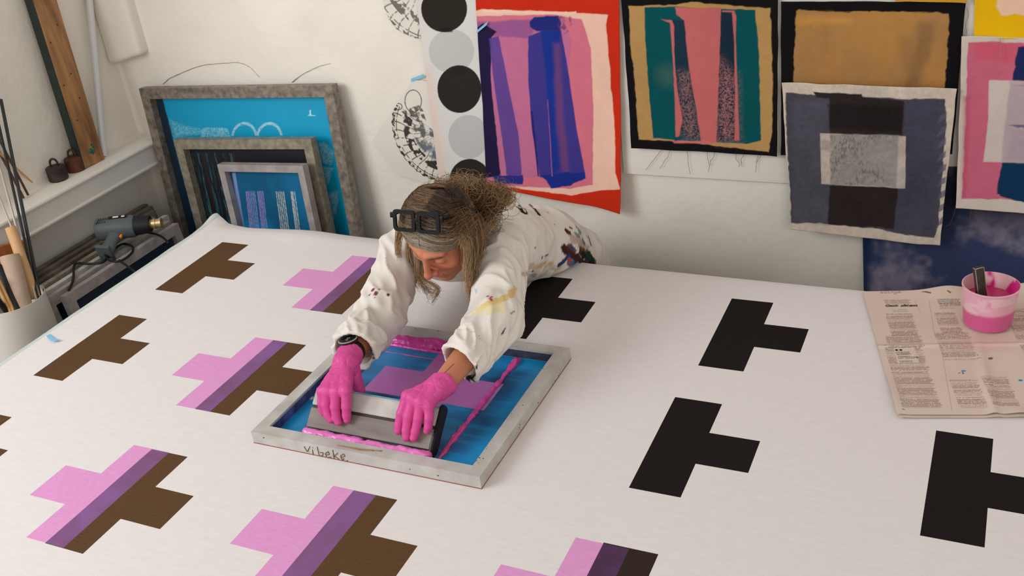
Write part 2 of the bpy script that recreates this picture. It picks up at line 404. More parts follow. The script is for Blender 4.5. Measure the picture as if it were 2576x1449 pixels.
# ================================================================== SCREEN PRINTING FRAMES
def alu(name, c, c2, sc=14): return mat(name, c, .42, .15, rgb2=c2, vscale=sc, bump=.05, bscale=90, spec=.5)
M_alu = alu('worn_aluminium', (176, 173, 167), (198, 196, 191), 20)
M_aluold = alu('stained_aluminium', (98, 90, 81), (150, 138, 124), 46)
M_aluold2 = alu('yellowed_aluminium', (122, 114, 98), (158, 149, 131), 46)
M_alugrey = alu('grey_aluminium', (150, 142, 140), (178, 170, 166), 22)
M_aludark = alu('inky_aluminium', (60, 54, 50), (128, 116, 104), 16)
M_mesh = mat('emulsion_mesh', None, .42, spec=.45)
M_ink = mat('printing_ink_paint', None, .28, spec=.5, coat=.3, bump=.15, bscale=120)
def ring(W, H, barw, th, bev=.0022):
    """mitred frame of four bars; local a across, b up, c = thickness (0 = back)"""
    bm = bmesh.new(); o = [(0, 0), (W, 0), (W, H), (0, H)]; i = [(barw, barw), (W - barw, barw), (W - barw, H - barw), (barw, H - barw)]
    vs = {}
    for k, zz in enumerate((0, th)):
        vs[k] = [bm.verts.new((x, y, zz)) for x, y in o] + [bm.verts.new((x, y, zz)) for x, y in i]
    for k in range(4):
        j = (k + 1) % 4
        bm.faces.new([vs[1][k], vs[1][j], vs[1][4 + j], vs[1][4 + k]]); bm.faces.new([vs[0][j], vs[0][k], vs[0][4 + k], vs[0][4 + j]])
        bm.faces.new([vs[0][k], vs[0][j], vs[1][j], vs[1][k]]); bm.faces.new([vs[0][4 + j], vs[0][4 + k], vs[1][4 + k], vs[1][4 + j]])
    ed = [e for e in bm.edges if len(e.link_faces) == 2 and e.calc_face_angle(0) > .5]
    bmesh.ops.bevel(bm, geom=ed, offset=bev, segments=2, affect='EDGES', profile=.7)
    bm.verts.index_update(); v = np.array([q.co[:] for q in bm.verts]); f = [[q.index for q in p.verts] for p in bm.faces]; bm.free(); return v, f
def screen(name, org, ea, eb, W, H, barw, th, metal, paintfn, label, group=None, meshc=.006, res=.0035):
    """org = lower left back corner; ea, eb unit axes; returns (root, to_world)"""
    org = np.asarray(org, float); ea = np.asarray(ea, float); eb = np.asarray(eb, float); ec = np.cross(ea, eb)
    tw = lambda q: org + q[:, :1] * ea + q[:, 1:2] * eb + q[:, 2:] * ec
    r = root(name, org + ea * W / 2, label, 'screen printing frame', group)
    v, f = ring(W, H, barw, th); obj('frame', tw(v), f, metal, r, 'auto')
    iw, ih = W - 2 * barw + .006, H - 2 * barw + .006
    nu, nv = max(8, int(iw / res)), max(8, int(ih / res))
    A, B = np.meshgrid(np.linspace(barw - .003, W - barw + .003, nu), np.linspace(barw - .003, H - barw + .003, nv), indexing='ij')
    A = A.ravel(); B = B.ravel(); pt = Paint(np.c_[A, B], (0, 120, 180)); paintfn(pt, W, H)
    obj('mesh_fabric', tw(np.c_[A, B, np.full(len(A), meshc)]), grid_faces(nu, nv), M_mesh, r, col=pt.c)
    return r, tw

# ---- the screen in use, lying on the cloth
z0 = T + .0035
fx0, fx1, fy0, fy1 = -1.4505, -.8785, 1.414, 1.911
FW, FH, FB, FT = fx1 - fx0, fy1 - fy0, .030, .030
def paint_active(p, W, H):
    A = p.A; n = fbm(p.P3, 9, 3, 2); n2 = fbm(np.c_[A[:, 0] * 6, A[:, 1] * 60, A[:, 0] * 0], 1, 3, 4)
    d = np.minimum.reduce([A[:, 0] - FB, W - FB - A[:, 0], A[:, 1] - FB, H - FB - A[:, 1]])
    p.mix((0, 84, 138), sstep(.35, .65, n)); p.mix((0, 134, 196), sstep(.45, .7, n2) * .6)
    p.mix((18, 40, 66), sstep(.42, .62, fbm(p.P3, 6, 3, 7)) * sstep(.03, .10, d) * .85)
    p.mix((0, 146, 205), sstep(.06, .02, d) * .55)
    # open stencil of the cross, stained by the ink pulled across it
    u = .107; cx = -1.312 - fx0; cy = 1.553 - fy0
    def q(i, j, w, h): x, y = cx + i * u, cy + j * u; return [(x, y), (x + w * u, y), (x + w * u, y + h * u), (x, y + h * u)]
    for rr, w in ((q(0, 1, 3, 1), 1), (q(1, 0, 1, 3), 1)): p.poly(rr, (172, 104, 170), 0, soft=.0008)
    vx = sstep(-1.04, -.99, A[:, 0] + fx0)
    inside = np.minimum(p.sd(q(0, 1, 3, 1)), p.sd(q(1, 0, 1, 3))) < 0
    p.mix((148, 110, 160), inside * vx * .8); p.mix((120, 128, 150), inside * sstep(-1.01, -.985, A[:, 0] + fx0) * sstep(1.69, 1.62, A[:, 1] + fy0))
    p.mix((186, 96, 168), inside * sstep(.5, .7, n2) * .5)
    # thin film of ink outside the path of the squeegee
    p.mix((206, 96, 176), sstep(.03, .0, np.abs(A[:, 1] + fy0 - 1.452)) * sstep(-1.36, -1.35, A[:, 0] + fx0) * sstep(-1.0, -1.02, A[:, 0] + fx0) * .9)
    p.mix((224, 222, 220), sstep(.62, .70, fbm(p.P3, 60, 2, 9)) * sstep(.016, .004, A[:, 0] - FB) * .8)
M_alutop = M_alu
act, tw = screen('screen_frame', (fx0, fy0, z0), (1, 0, 0), (0, 1, 0), FW, FH, FB, FT, M_alu, paint_active,
                 'aluminium screen with wet pink ink lying on the printed cloth', meshc=.0022, res=.0022)
# handwriting on the front bar, ink smear and speckles
M_pen = mat('brown_marker', (104, 92, 70), .7)
def pen(strokes, name, w, parent, plane, m):
    mb = MB()
    for s in strokes:
        P = np.array([plane(a, b) for a, b in s])
        k = np.linspace(0, len(P) - 1, max(6, len(P) * 4)); P = np.stack([np.interp(k, np.arange(len(P)), P[:, i]) for i in range(3)], 1)
        v, f = tube(P, w * (.8 + .35 * rng.random(len(P))), 5); mb.add(v, f)
    return mb.build(name, [m], parent)
def bl(p0, p1, p2, p3):   # pixel box -> front face
    pass
def on_front(x, y): q = at_y(x, y, fy0 - .0002); return q
W_ = [[(765, 1123), (773, 1137), (780, 1123)], [(786, 1131), (788, 1144)], [(786, 1126), (787, 1127)],
      [(798, 1124), (803, 1147), (812, 1146), (813, 1139), (804, 1138)],
      [(819, 1145), (829, 1143), (826, 1136), (818, 1141), (822, 1151), (833, 1150)],
      [(837, 1132), (841, 1154)], [(850, 1140), (841, 1147), (853, 1155)],
      [(857, 1151), (868, 1148), (865, 1142), (857, 1146), (859, 1155), (866, 1154), (858, 1160), (866, 1163), (875, 1158)]]
pen(W_, 'handwriting', .0012, act, on_front, M_pen)
def on_bar(x, y): return at_h(x, y, z0 - T + FT + .0002)
pen([[(849, 1121), (880, 1126), (915, 1131), (960, 1135)], [(870, 1125), (905, 1133), (940, 1134)]], 'paint_smear', .0016, act, on_bar, mat('tan_smear', (150, 124, 88), .7))
mb = MB()
for k in range(46):
    s = rng.integers(0, 4); t = rng.random()
    if s == 0: c = np.array([fx0 + t * FW, fy0 - .0002, z0 + rng.random() ** 2 * .02])
    elif s == 1: c = np.array([fx1 + .0002, fy0 + t * FH, z0 + rng.random() * .025])
    elif s == 2: c = np.array([fx0 + t * FW, fy1 - rng.random() * FB, z0 + FT])
    else: c = np.array([fx1 - rng.random() * FB, fy0 + t * FH, z0 + FT])
    v, f = lathe([(0, .0004), (rng.uniform(.0006, .0018), 0.0001), (0, -.0003)], 7, c, (0, 0, 1) if s > 1 else ((0, -1, 0) if s == 0 else (1, 0, 0)))
    v = c + (v - c) * np.array([rng.uniform(.7, 1.6), 1, 1]); mb.add(v, f, int(rng.random() < .3))
_sp = mb.build('ink_speckles', [mat('dark_ink_speck', (38, 34, 48), .6), mat('red_ink_speck', (150, 48, 44), .6)], act); _sp['kind'] = 'stuff'
mb = MB(); v, f = rbox((FW + .001, FH + .001, .0022), .0005); mb.add(v + np.array([(fx0 + fx1) / 2, (fy0 + fy1) / 2, z0 - .0002]), f)
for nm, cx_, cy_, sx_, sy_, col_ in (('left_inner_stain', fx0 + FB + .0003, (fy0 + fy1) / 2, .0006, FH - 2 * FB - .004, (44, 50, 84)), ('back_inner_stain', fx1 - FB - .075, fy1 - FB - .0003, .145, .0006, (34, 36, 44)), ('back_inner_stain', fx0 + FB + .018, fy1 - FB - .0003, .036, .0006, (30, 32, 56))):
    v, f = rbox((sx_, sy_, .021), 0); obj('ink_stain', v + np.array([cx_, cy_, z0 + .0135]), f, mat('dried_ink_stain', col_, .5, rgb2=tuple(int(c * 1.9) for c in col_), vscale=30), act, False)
o = mb.build('under_seam', [mat('red_under_seam', (142, 66, 58), .7)], act)

# ---- wet ink on the mesh: front roll, back pool and squeegee trails
def ridge(lo, hi, h, fn): return sdf_mesh(fn, lo, hi, h)
zi = z0 + .0022
def ink_sdf(p):
    q = p.copy(); nz = fbm(p, 55, 3, 1) - .5; nz2 = fbm(p * np.array([1, 2, 2]), 22, 2, 5) - .5
    d = np.full(len(p), 1.)
    # front roll
    a, b = (-1.330, 1.4600, zi + .013), (-1.026, 1.4565, zi + .013)
    d1 = cone(p, a, b, .0128, .0136) + .010 * nz + .008 * nz2
    # back pool against the inner face of the back bar
    d2 = np.maximum(cone(p * np.array([1, 1, 1]), (-1.365, 1.876, zi + .004), (-1.165, 1.876, zi + .004), .017, .016), -1) + .012 * nz + .007 * nz2
    d2b = cone(p, (-1.36, 1.858, zi), (-1.15, 1.852, zi), .007, .005) + .006 * nz
    d2c = cone(p, (-1.345, 1.826, zi - .001), (-1.17, 1.822, zi - .001), .0028, .0024) + .003 * nz2
    # trails left by the ends of the squeegee
    d3 = cone(p, (-1.008, 1.460, zi), (-1.004, 1.79, zi + .001), .0056, .0048) + .009 * nz + .006 * nz2
    d3b = cone(p, (-1.004, 1.76, zi), (-1.000, 1.868, zi + .003), .006, .0085) + .012 * nz
    d4 = smin(cone(p, (-1.358, 1.462, zi), (-1.362, 1.70, zi), .0040, .0036), cone(p, (-1.362, 1.70, zi), (-1.366, 1.862, zi), .0036, .0085), .004) + .009 * nz + .003 * nz2
    for e in (d1, d2, d2b, d2c, d3, d3b, d4): d = smin(d, e, .004)
    return np.maximum(d * .8, zi - .0015 - p[:, 2])
V, F = sdf_mesh(ink_sdf, (-1.395, 1.430, zi - .004), (-.935, 1.885, zi + .045), .0021)
n = fbm(V, 70, 2, 3); hgt = np.clip((V[:, 2] - zi) / .014, 0, 1)
front = sstep(1.50, 1.47, V[:, 1])
ca = lin((205, 58, 150)) * (1 - hgt[:, None] * .25) + lin((214, 78, 170)) * hgt[:, None] * .25
cb = lin((228, 120, 196))
cI = ca * (1 - front[:, None]) + cb * front[:, None]
trail = sstep(-1.05, -1.0, V[:, 0]) * sstep(1.60, 1.50, V[:, 1]); cI = cI * (1 - .6 * trail[:, None]) + lin((186, 44, 92)) * .6 * trail[:, None]
ink = obj('printing_ink', V, F, M_ink, col=cI * (1 + .25 * (n[:, None] - .5)))
tag(ink, 'wet pink printing ink lying in ridges on the blue screen mesh', 'ink', kind='stuff')

# ---- squeegee (tilted wooden handle with a rubber blade)
uq = np.array([0, .724, .690]); nq = np.array([0, -.690, .724]); eq = np.array([1., 0, 0])
s0 = np.array([0, 1.472, T + .030])         # lower front edge line of the handle
xa, xb = -1.341, -1.026
M_sqw = mat('grey_weathered_wood', (112, 103, 98), .7, rgb2=(148, 139, 133), vscale=26, stretch=(.18, 1, 1), bump=.25, bscale=90)
M_sqt = mat('pale_worn_wood', (176, 170, 162), .6, rgb2=(198, 196, 192), vscale=22, bump=.12, bscale=70)
M_dark = mat('dark_rubber', (26, 22, 24), .5)
sq = root('squeegee', ((xa + xb) / 2, 1.50, T + .004), 'wooden squeegee with dark rubber blade held in both gloved hands', 'squeegee')
def prof_x(prof, name, m, x0=xa, x1=xb, bev=.0015):
    """extrude a (u along face, n out of face) outline along x"""
    bm = bmesh.new(); A = [bm.verts.new(s0 + uq * a + nq * b + eq * x0) for a, b in prof]; B = [bm.verts.new(s0 + uq * a + nq * b + eq * x1) for a, b in prof]
    n = len(prof)
    for i in range(n): j = (i + 1) % n; bm.faces.new([A[i], A[j], B[j], B[i]])
    bm.faces.new(A[::-1]); bm.faces.new(B)
    bmesh.ops.recalc_face_normals(bm, faces=bm.faces[:]); bmesh.ops.bevel(bm, geom=list(bm.edges), offset=bev, segments=2, affect='EDGES')
    bm.verts.index_update(); v = np.array([q.co[:] for q in bm.verts]); f = [[q.index for q in p.verts] for p in bm.faces]; bm.free()
    return obj(name, v, f, m, sq, 'auto')
o = prof_x([(-.001, 0), (.043, 0), (.043, -.030), (-.001, -.026)], 'handle', M_sqw)
o = prof_x([(.0435, -.004), (.049, -.004), (.049, -.030), (.0435, -.030)], 'groove', mat('dark_wood_groove', (70, 64, 60), .8))
o = prof_x([(.0495, .0), (.087, -.001), (.092, -.006), (.092, -.024), (.087, -.029), (.0495, -.030)], 'top_rail', M_sqt)
o['label'] = 'pale worn upper rail of the squeegee handle'
prof_x([(.0905, -.003), (.0935, -.006), (.0935, -.024), (.0905, -.027)], 'paint_residue', mat('blue_ink_residue', (70, 152, 196), .6, rgb2=(150, 190, 210), vscale=40), xa + .08, xb - .07, .0006)
o = prof_x([(-.036, -.016), (.004, -.016), (.004, -.023), (-.036, -.023)], 'blade', M_dark, xa + .002, xb - .002, .0006)
prof_x([(-.012, .001), (.094, .000), (.098, -.008), (.098, -.026), (.09, -.033), (-.018, -.030)], 'end_cap', M_dark, xb + .0003, xb + .0065, .002)

# ---- three big screens leaning on the back wall
def rotaxes(lean, roll):
    ea = np.array([math.cos(roll), 0, math.sin(roll)]); eb = np.array([-math.sin(roll) * math.cos(lean), math.sin(lean), math.cos(roll) * math.cos(lean)])
    return ea, eb
def chalk(p, m, sc=260, lo=.42, hi=.6, s=3): return m * p.speck(sc, lo, hi, s, 2)
def lean_screen(TL, TR, ytop, lean, barw, th, metal, fn, label, zbot=.005):
    a = at_y(*TL, ytop); b = at_y(*TR, ytop); W = np.linalg.norm(b - a); roll = math.atan2(b[2] - a[2], b[0] - a[0])
    ea, eb = rotaxes(lean, roll); H = (min(a[2], b[2]) - zbot) / math.cos(lean)
    ec = np.cross(ea, eb); org = a - eb * H - ec * th
    return screen('leaning_screen', org, ea, eb, W, H, barw, th, metal, fn, label, 'screens leaning on the back wall', meshc=.004, res=.0024), (a, ea, eb, ec, W, H)
def px_local(x, y, fr, back):
    a, ea, eb, ec, W, H = fr; d = ray(x, y); pl = a - ec * back; t = (ec @ (pl - CAM)) / (ec @ d); q = CAM + d * t - (a - eb * H); return (q @ ea, q @ eb)
def paint_f1(p, W, H):
    fr = FR['f1']; L_ = lambda pts: [px_local(x, y, fr, .026) for x, y in pts]
    p.c[:] = lin((0, 156, 198)); p.noise(6, .08)
    lw = L_([(420, 300), (428, 300), (440, 345), (520, 335), (498, 322), (470, 318)])
    p.poly(lw, (120, 196, 220), .004, soft=.006, mask=p.speck(330, .25, .75))
    p.poly(L_([(424, 300), (442, 345), (470, 350), (460, 500), (430, 420)]), (110, 185, 212), .004, soft=.01, mask=p.speck(330, .28, .78, 6), alpha=.8)
    p.poly(L_([(505, 325), (515, 321), (570, 322), (578, 345), (560, 345), (502, 347)]), (140, 205, 225), .002, soft=.003, mask=p.speck(330, .2, .75, 3))
    for cx in (613, 676):
        arc = [(cx + 33 * math.cos(t), 345 - 38 * math.sin(t)) for t in np.linspace(.15, math.pi - .1, 16)]
        P = L_(arc); P2 = L_([(cx + 27 * math.cos(t), 345 - 31 * math.sin(t)) for t in np.linspace(math.pi - .1, .15, 16)])
        p.poly(P + P2, (165, 212, 228), .001, soft=.002, mask=p.speck(330, .1, .6, 4))
    for q in ([(777, 276), (780, 276), (781, 291), (777, 291)], [(773, 289), (792, 290), (792, 292), (773, 291)]): p.poly(L_(q), (190, 225, 235), 0, soft=.001)
    for q in ([(800, 360), (815, 358), (836, 380), (836, 395), (832, 415), (806, 410)], [(808, 420), (838, 422), (822, 470), (816, 462)], [(825, 485), (848, 480), (850, 500), (838, 555), (822, 545)]):
        p.poly(L_(q), (150, 198, 215), .004, 60, .004, mask=p.speck(330, .2, .72, 8), alpha=.85)
    p.poly([(0.0, 0), (.09, 0), (.075, H), (0.0, H)], (14, 40, 58), .003, soft=.004)
def paint_f2(p, W, H):
    fr = FR['f2']; L_ = lambda pts: [px_local(x, y, fr, .026) for x, y in pts]
    p.c[:] = lin((17, 22, 28)); p.noise(8, .3)
    for k in range(12):
        x = 475 + k * 10 + rng.uniform(-3, 3); p.poly(L_([(x, 385), (x + rng.uniform(2, 6), 385), (x + 48, 590), (x + 42, 590)]), [(28, 86, 96), (20, 54, 66), (60, 104, 110), (70, 24, 30)][k % 4], .003, soft=.003, mask=p.speck(90, .35, .65, k, 2, (3, .3)))
def paint_f3(p, W, H):
    fr = FR['f3']; L_ = lambda pts: [px_local(x, y, fr, .022) for x, y in pts]
    p.c[:] = lin((0, 106, 152)); p.noise(10, .15); p.mix((0, 84, 122), p.speck(9, .45, .7))
    for k in range(11):
        x = 616 + k * 4.2; c = (150, 130, 190) if k in (0, 1, 7, 8, 9) else (120, 132, 186)
        if k == 6: continue
        p.poly(L_([(x, 482), (x + 2.4, 481), (x + 16, 600), (x + 13.6, 600)]), c, .001, soft=.001, mask=p.speck(330, .05, .55, k, 2))
    for k in range(11):
        x = 692 + k * 4.6; c = (190, 196, 190)
        if k in (5, 6, 7): continue
        p.poly(L_([(x, 481), (x + (4.5 if k == 8 else 2.3), 483), (x + 18, 600), (x + 15.6, 600)]), c, .001, soft=.001, mask=p.speck(330, .05, .55, k + 20, 2))
    p.poly(L_([(582, 435), (590, 435), (618, 600), (606, 600)]), (120, 140, 190), .001, soft=.002)
FR = {}
def mk(key, TL, TR, ytop, lean, barw, th, metal, fn, label):
    a = at_y(*TL, ytop); b = at_y(*TR, ytop); W = np.linalg.norm(b - a); roll = math.atan2(b[2] - a[2], b[0] - a[0])
    ea, eb = rotaxes(lean, roll); H = (min(a[2], b[2]) - .006) / math.cos(lean) - abs(math.sin(roll)) * 0
    FR[key] = (a, ea, eb, np.cross(ea, eb), W, H)
    return lean_screen(TL, TR, ytop, lean, barw, th, metal, fn, label)[0]
r1, tw1 = mk('f1', (349, 223), (834, 215), 2.80, .085, .040, .034, M_aluold, paint_f1, 'largest leaning screen with turquoise mesh and stained frame')
mk('f2', (436, 352), (781, 350), 2.735, .085, .036, .034, M_aluold2, paint_f2, 'mid-sized leaning screen with near-black mesh, between two blue ones')
mk('f3', (546, 414), (761, 417), 2.675, .082, .026, .030, M_alugrey, paint_f3, 'smallest leaning screen with blue mesh and pale stripes, in front')

# ---- a row of screens on edge against the left wall
def paint_navy(p, W, H): p.c[:] = lin((24, 36, 56)); p.noise(8, .3)
ya0, ya1 = 1.955, 2.535
stk = [(-2.683, -.100, 2.005, 2.56, M_alugrey, 'grey screen on edge nearest the table, its dark blue mesh showing'),
       (-2.734, -.102, 1.965, 2.575, M_alugrey, 'second screen from the table in the row along the left wall'),
       (-2.784, -.104, 2.02, 2.62, M_alu, 'pale metal screen, third from the table in the row under the heat gun'),
       (-2.834, -.106, 2.05, 2.60, M_aluold2, 'yellowed screen in the middle of the row, under the heat gun body'),
       (-2.884, -.110, 1.98, 2.66, M_aludark, 'inky screen third from the left wall in the row under the ledge'),
       (-2.934, -.114, 2.00, 2.70, M_aludark, 'inky screen second from the left wall in the row under the ledge'),
       (-2.980, -.118, 1.97, 2.72, M_aludark, 'inky screen touching the left wall, last in the row under the ledge')]
leanx = .10
for x, zt, y0, y1, m, lab in stk:
    ea = np.array([0, 1., 0]); eb = np.array([-math.sin(leanx), 0, math.cos(leanx)]); ec = np.cross(ea, eb)
    top = np.array([x, y0, T + zt]); H = (T + zt - .004) / math.cos(leanx) - .0; th = .025
    org = top - eb * H - ec * th
    screen('stacked_screen', org + np.array([0, 0, .003]), ea, eb, y1 - y0, H, .034, th, m, paint_navy, lab, 'screens on edge along the left wall', meshc=.006, res=.03)
# pale ink line on the nearest one is left as wear in the metal

# ---- heat gun resting on the screens
M_gun = mat('grey_blue_plastic', (80, 88, 90), .5, var=.06, vscale=60); M_gunb = mat('black_plastic', (16, 16, 18), .55)
M_noz = mat('brass_nozzle', (196, 172, 128), .35, .7); M_or = mat('orange_trigger', (236, 148, 34), .45); M_lab = mat('white_rating_label', (224, 224, 220), .5)
g0 = at_h(248, 578, -.036); g1 = at_h(402, 561, -.040)
gd = (g1 - g0); gl = np.linalg.norm(gd); gd /= gl
gun = root('heat_gun', (g0 + g1) / 2 - np.array([0, 0, .035]), 'grey hot air gun with orange trigger lying on the stacked screens', 'heat gun')
hd_t = at_h(264, 640, -.082); mid = g0 + gd * gl * .33; hd = hd_t - mid; hd -= gd * (hd @ gd) * .0; hlen = np.linalg.norm(hd); hd = hd / hlen
gs = np.cross(gd, hd); gs /= np.linalg.norm(gs); gu = np.cross(gs, gd)
if gs[2] < 0: gs = -gs
def gprof(prof, n=28, sx=1., sy=1.):
    a = np.arange(n) / n * 2 * math.pi; V = []; F = []
    for r, t in prof: V.append(g0 + gd * (t * gl) + r * sx * np.cos(a)[:, None] * gs + r * sy * np.sin(a)[:, None] * gu)
    for i in range(len(prof) - 1):
        for k in range(n): F.append((i * n + k, i * n + (k + 1) % n, (i + 1) * n + (k + 1) % n, (i + 1) * n + k))
    return np.concatenate(V), F
v, f = gprof([(0, -.012), (.036, -.010), (.039, .01), (.040, .12), (.041, .35), (.040, .56), (.036, .61), (0, .612)]); obj('body', v, f, M_gun, gun, 'auto')
v, f = gprof([(0, .60), (.036, .60), (.034, .64), (.032, .80), (.029, .85), (0, .852)]); obj('barrel_sleeve', v, f, M_gunb, gun, 'auto')
v, f = gprof([(0, .84), (.016, .845), (.017, .90), (.0185, .905), (.0185, .94), (.016, .945), (.016, .985), (.018, .99), (.018, 1.03), (.012, 1.035), (.012, 1.0), (0, .99)]); obj('nozzle', v, f, M_noz, gun, 'auto')
hp = [mid + hd * t for t in np.linspace(.010, hlen * .93, 9)]
v, f = tube(hp, [.027, .027, .025, .0235, .023, .0235, .025, .027, .028], 18); v = v - gs * ((v - mid) @ gs)[:, None] * .25; obj('handle', v, f, M_gun, gun, 'auto')
v, f = bar(mid + hd * hlen * .90, mid + hd * hlen * 1.02, .072, .052, gd, .006); obj('handle_foot', v, f, M_gun, gun, 'auto')
tp = mid + hd * .035 + gd * .022; v, f = bar(tp - hd * .010, tp + hd * .018, .012, .014, gd, .004); obj('trigger', v, f, M_or, gun)
mb = MB()
for k in range(5):
    c = g0 + gd * (gl * (.05 + .034 * k)) + gs * .0385 + gu * (-.002 if k else 0) ; v, f = bar(c - gu * .012 * (-1) - gd * .003, c + gu * (-.010) + gd * .003, .003, .0022, gd, 0); mb.add(v, f)
mb.build('vent_slots', [M_gunb], gun, False)
for (t0, t1, sgn, m, nm) in ((.22, .52, .004, M_gunb, 'rating_plate'),):
    c = g0 + gd * gl * (t0 + t1) / 2 + gs * .0400 - gu * .010; v, f = bar(c - gd * gl * (t1 - t0) / 2, c + gd * gl * (t1 - t0) / 2, .014, .003, gs, .0005); pl = obj(nm, v, f, m, gun, 'auto')
    for a, b in ((.29, .38), (.43, .48)):
        c = g0 + gd * gl * (a + b) / 2 + gs * .0416 - gu * .011; v, f = bar(c - gd * gl * (b - a) / 2, c + gd * gl * (b - a) / 2, .006, .0012, gs, 0); obj('label_print', v, f, M_lab, pl, 'auto')
at_c = lambda x, y, h: at_h(x, y, max(h, -.090 if x > 262 else -.094))
cab = [mid + hd * hlen, at_c(272, 655, -.092), at_c(300, 660, -.094), at_c(330, 640, -.094), at_c(337, 625, -.094), at_c(328, 616, -.096), at_c(305, 612, -.1), at_c(285, 630, -.1), at_c(262, 660, -.098), at_c(240, 663, -.1),
       at_c(215, 664, -.105), at_c(192, 660, -.112), at_c(184, 672, -.11), at_c(186, 692, -.105), at_c(182, 712, -.1), at_c(173, 730, -.098)]
v, f = tube(smooth_curve(cab, 60), .0042, 8); obj('power_cord', v, f, M_gunb, gun)
cab2 = [at_c(300, 655, -.094), at_c(318, 668, -.092), at_c(335, 680, -.098), at_c(345, 690, -.13)]
v, f = tube(smooth_curve(cab2, 30), .0042, 8); obj('power_cord', v, f, M_gunb, gun)
cab3 = [at_c(372, 585, -.096), at_c(392, 588, -.092), at_c(412, 598, -.094), at_c(424, 612, -.12)]
v, f = tube(smooth_curve(cab3, 30), .0042, 8); obj('power_cord', v, f, M_gunb, gun)
# ================================================================== THINGS ON AND BY THE LEDGE
M_iron = mat('dark_iron', (44, 38, 36), .6, .4, rgb2=(72, 60, 54), vscale=40, bump=.2, bscale=120)
M_rust = mat('rusty_iron', (54, 42, 38), .65, .3, rgb2=(112, 60, 36), vscale=18, bump=.2, bscale=120)
def weight(px, py, r, h, m, label):
    c = at_h(px, py, .1205); c[2] = T + .1205; c[0] = max(c[0], XL + .006 + r)
    w = root('iron_weight', c, label, 'weight', 'iron weights on the ledge')
    v, f = lathe([(0, 0), (r - .003, 0), (r, .003), (r, h - .004), (r - .004, h), (.008, h + .003), (0, h + .003)], 40, c); obj('body', v, f, m, w, 'auto')
    a = np.linspace(0, math.pi, 14); e = np.array([.8, .6, 0])
    P = np.array([c + e * .011 * math.cos(t) * 1.1 + np.array([0, 0, h + .012 + .016 * math.sin(t)]) for t in a])
    P = np.vstack([c + e * .0121 + np.array([0, 0, h]), P, c - e * .0121 + np.array([0, 0, h])]); v, f = tube(P, .0038, 8); obj('ring', v, f, m, w)
weight(132, 450, .034, .050, M_iron, 'black iron weight with a ring on the ledge, farther from the beam')
weight(171, 426, .033, .050, M_rust, 'rusty iron weight with a ring on the ledge, touching the beam side')
# timber beam
M_beam = mat('orange_pine', (182, 132, 82), .55, rgb2=(122, 84, 52), vscale=11, stretch=(3, 3, .5), bump=.1, bscale=50)
M_green = mat('dark_green_paint', (30, 44, 40), .45, var=.2, vscale=20)
b0 = np.array([-3.006, 2.549, T + .121]); b1 = at_x(104, 0, -3.030); bd = (b1 - b0) / np.linalg.norm(b1 - b0); b2 = b0 + bd * .98
bm_ = root('timber_beam', b0, 'orange-brown timber beam with dark green edge leaning on the left wall', 'beam')
v, f = bar(b0, b2, .034, .098, (0, 1, 0), .002); obj('timber', v, f, M_beam, bm_, 'auto')
ss, uu, dd = frame_axes(bd, (0, 1, 0))
v, f = bar(b0 - uu * .0515, b2 - uu * .0515, .035, .005, (0, 1, 0), .0008); o = obj('green_edge', v, f, M_green, bm_, 'auto'); o['label'] = 'dark green painted edge'
mb = MB()
for k, (t, w_, s_) in enumerate([(.045, .01, .012), (.05, -.002, .02), (.062, .012, .012), (.038, .004, .01), (.07, .007, .008), (.056, .018, .008)]):
    c = b0 + bd * t + uu * w_ + ss * (.0172 if ss[0] > 0 else -.0172); v, f = lathe([(0, .0005), (s_ * .5, .0002), (0, -.0004)], 8, c, ss if ss[0] > 0 else -ss); mb.add(v, f, 0)
for k, (t, w_) in enumerate([(.33, .014), (.30, -.03), (.24, .02), (.17, -.02), (.45, -.03), (.5, .02)]):
    c = b0 + bd * t + uu * w_ + ss * (.0172 if ss[0] > 0 else -.0172); v, f = lathe([(0, .0006), (.0032, .0002), (0, -.0004)], 8, c, ss if ss[0] > 0 else -ss); mb.add(v, f, 1)
mb.build('paint_splashes', [mat('teal_splash', (32, 110, 92), .5), mat('wood_nail_mark', (70, 48, 32), .6)], bm_)
# white pole
p0 = np.array([-3.018, 2.622, T + .121]); p1 = at_x(225, 0, -3.036); pd_ = (p1 - p0) / np.linalg.norm(p1 - p0)
v, f = tube([p0, p0 + pd_ * .5, p0 + pd_ * 1.0], .0125, 20); tag(obj('white_pole', v, f, mat('white_plastic', (214, 216, 216), .3), smooth='auto'), 'white plastic pole leaning in the room corner beside the beam', 'pole')
# ---- rolled white card bin standing on the floor beside the table
M_card = mat('white_card', (214, 207, 198), .7, var=.03, vscale=6); M_cardin = mat('grey_card', (150, 140, 128), .8)
bc = np.array([-2.768, 1.882, 0.]); br = .098; bh = T - .048
V = []; a = np.linspace(0, 2 * math.pi * 1.06, 84) + math.radians(50)
rr = br + np.linspace(0, .004, len(a))
for z_ in (.002, bh * .33, bh * .66, bh - .012, bh):
    V.append(np.c_[bc[0] + rr * np.cos(a), bc[1] + rr * np.sin(a), np.full(len(a), z_ + .002)])
V = np.concatenate(V); n = len(a)
F = [(i * n + k, i * n + k + 1, (i + 1) * n + k + 1, (i + 1) * n + k) for i in range(4) for k in range(n - 1)]
bn = root('card_bin', bc, 'tall bin of rolled white card holding paper rolls and rods', 'bin')
wallv = np.concatenate([V, V * np.array([1, 1, 1]) + 0]); ins = V.copy(); ins[:, 0] = bc[0] + (V[:, 0] - bc[0]) * .982; ins[:, 1] = bc[1] + (V[:, 1] - bc[1]) * .982
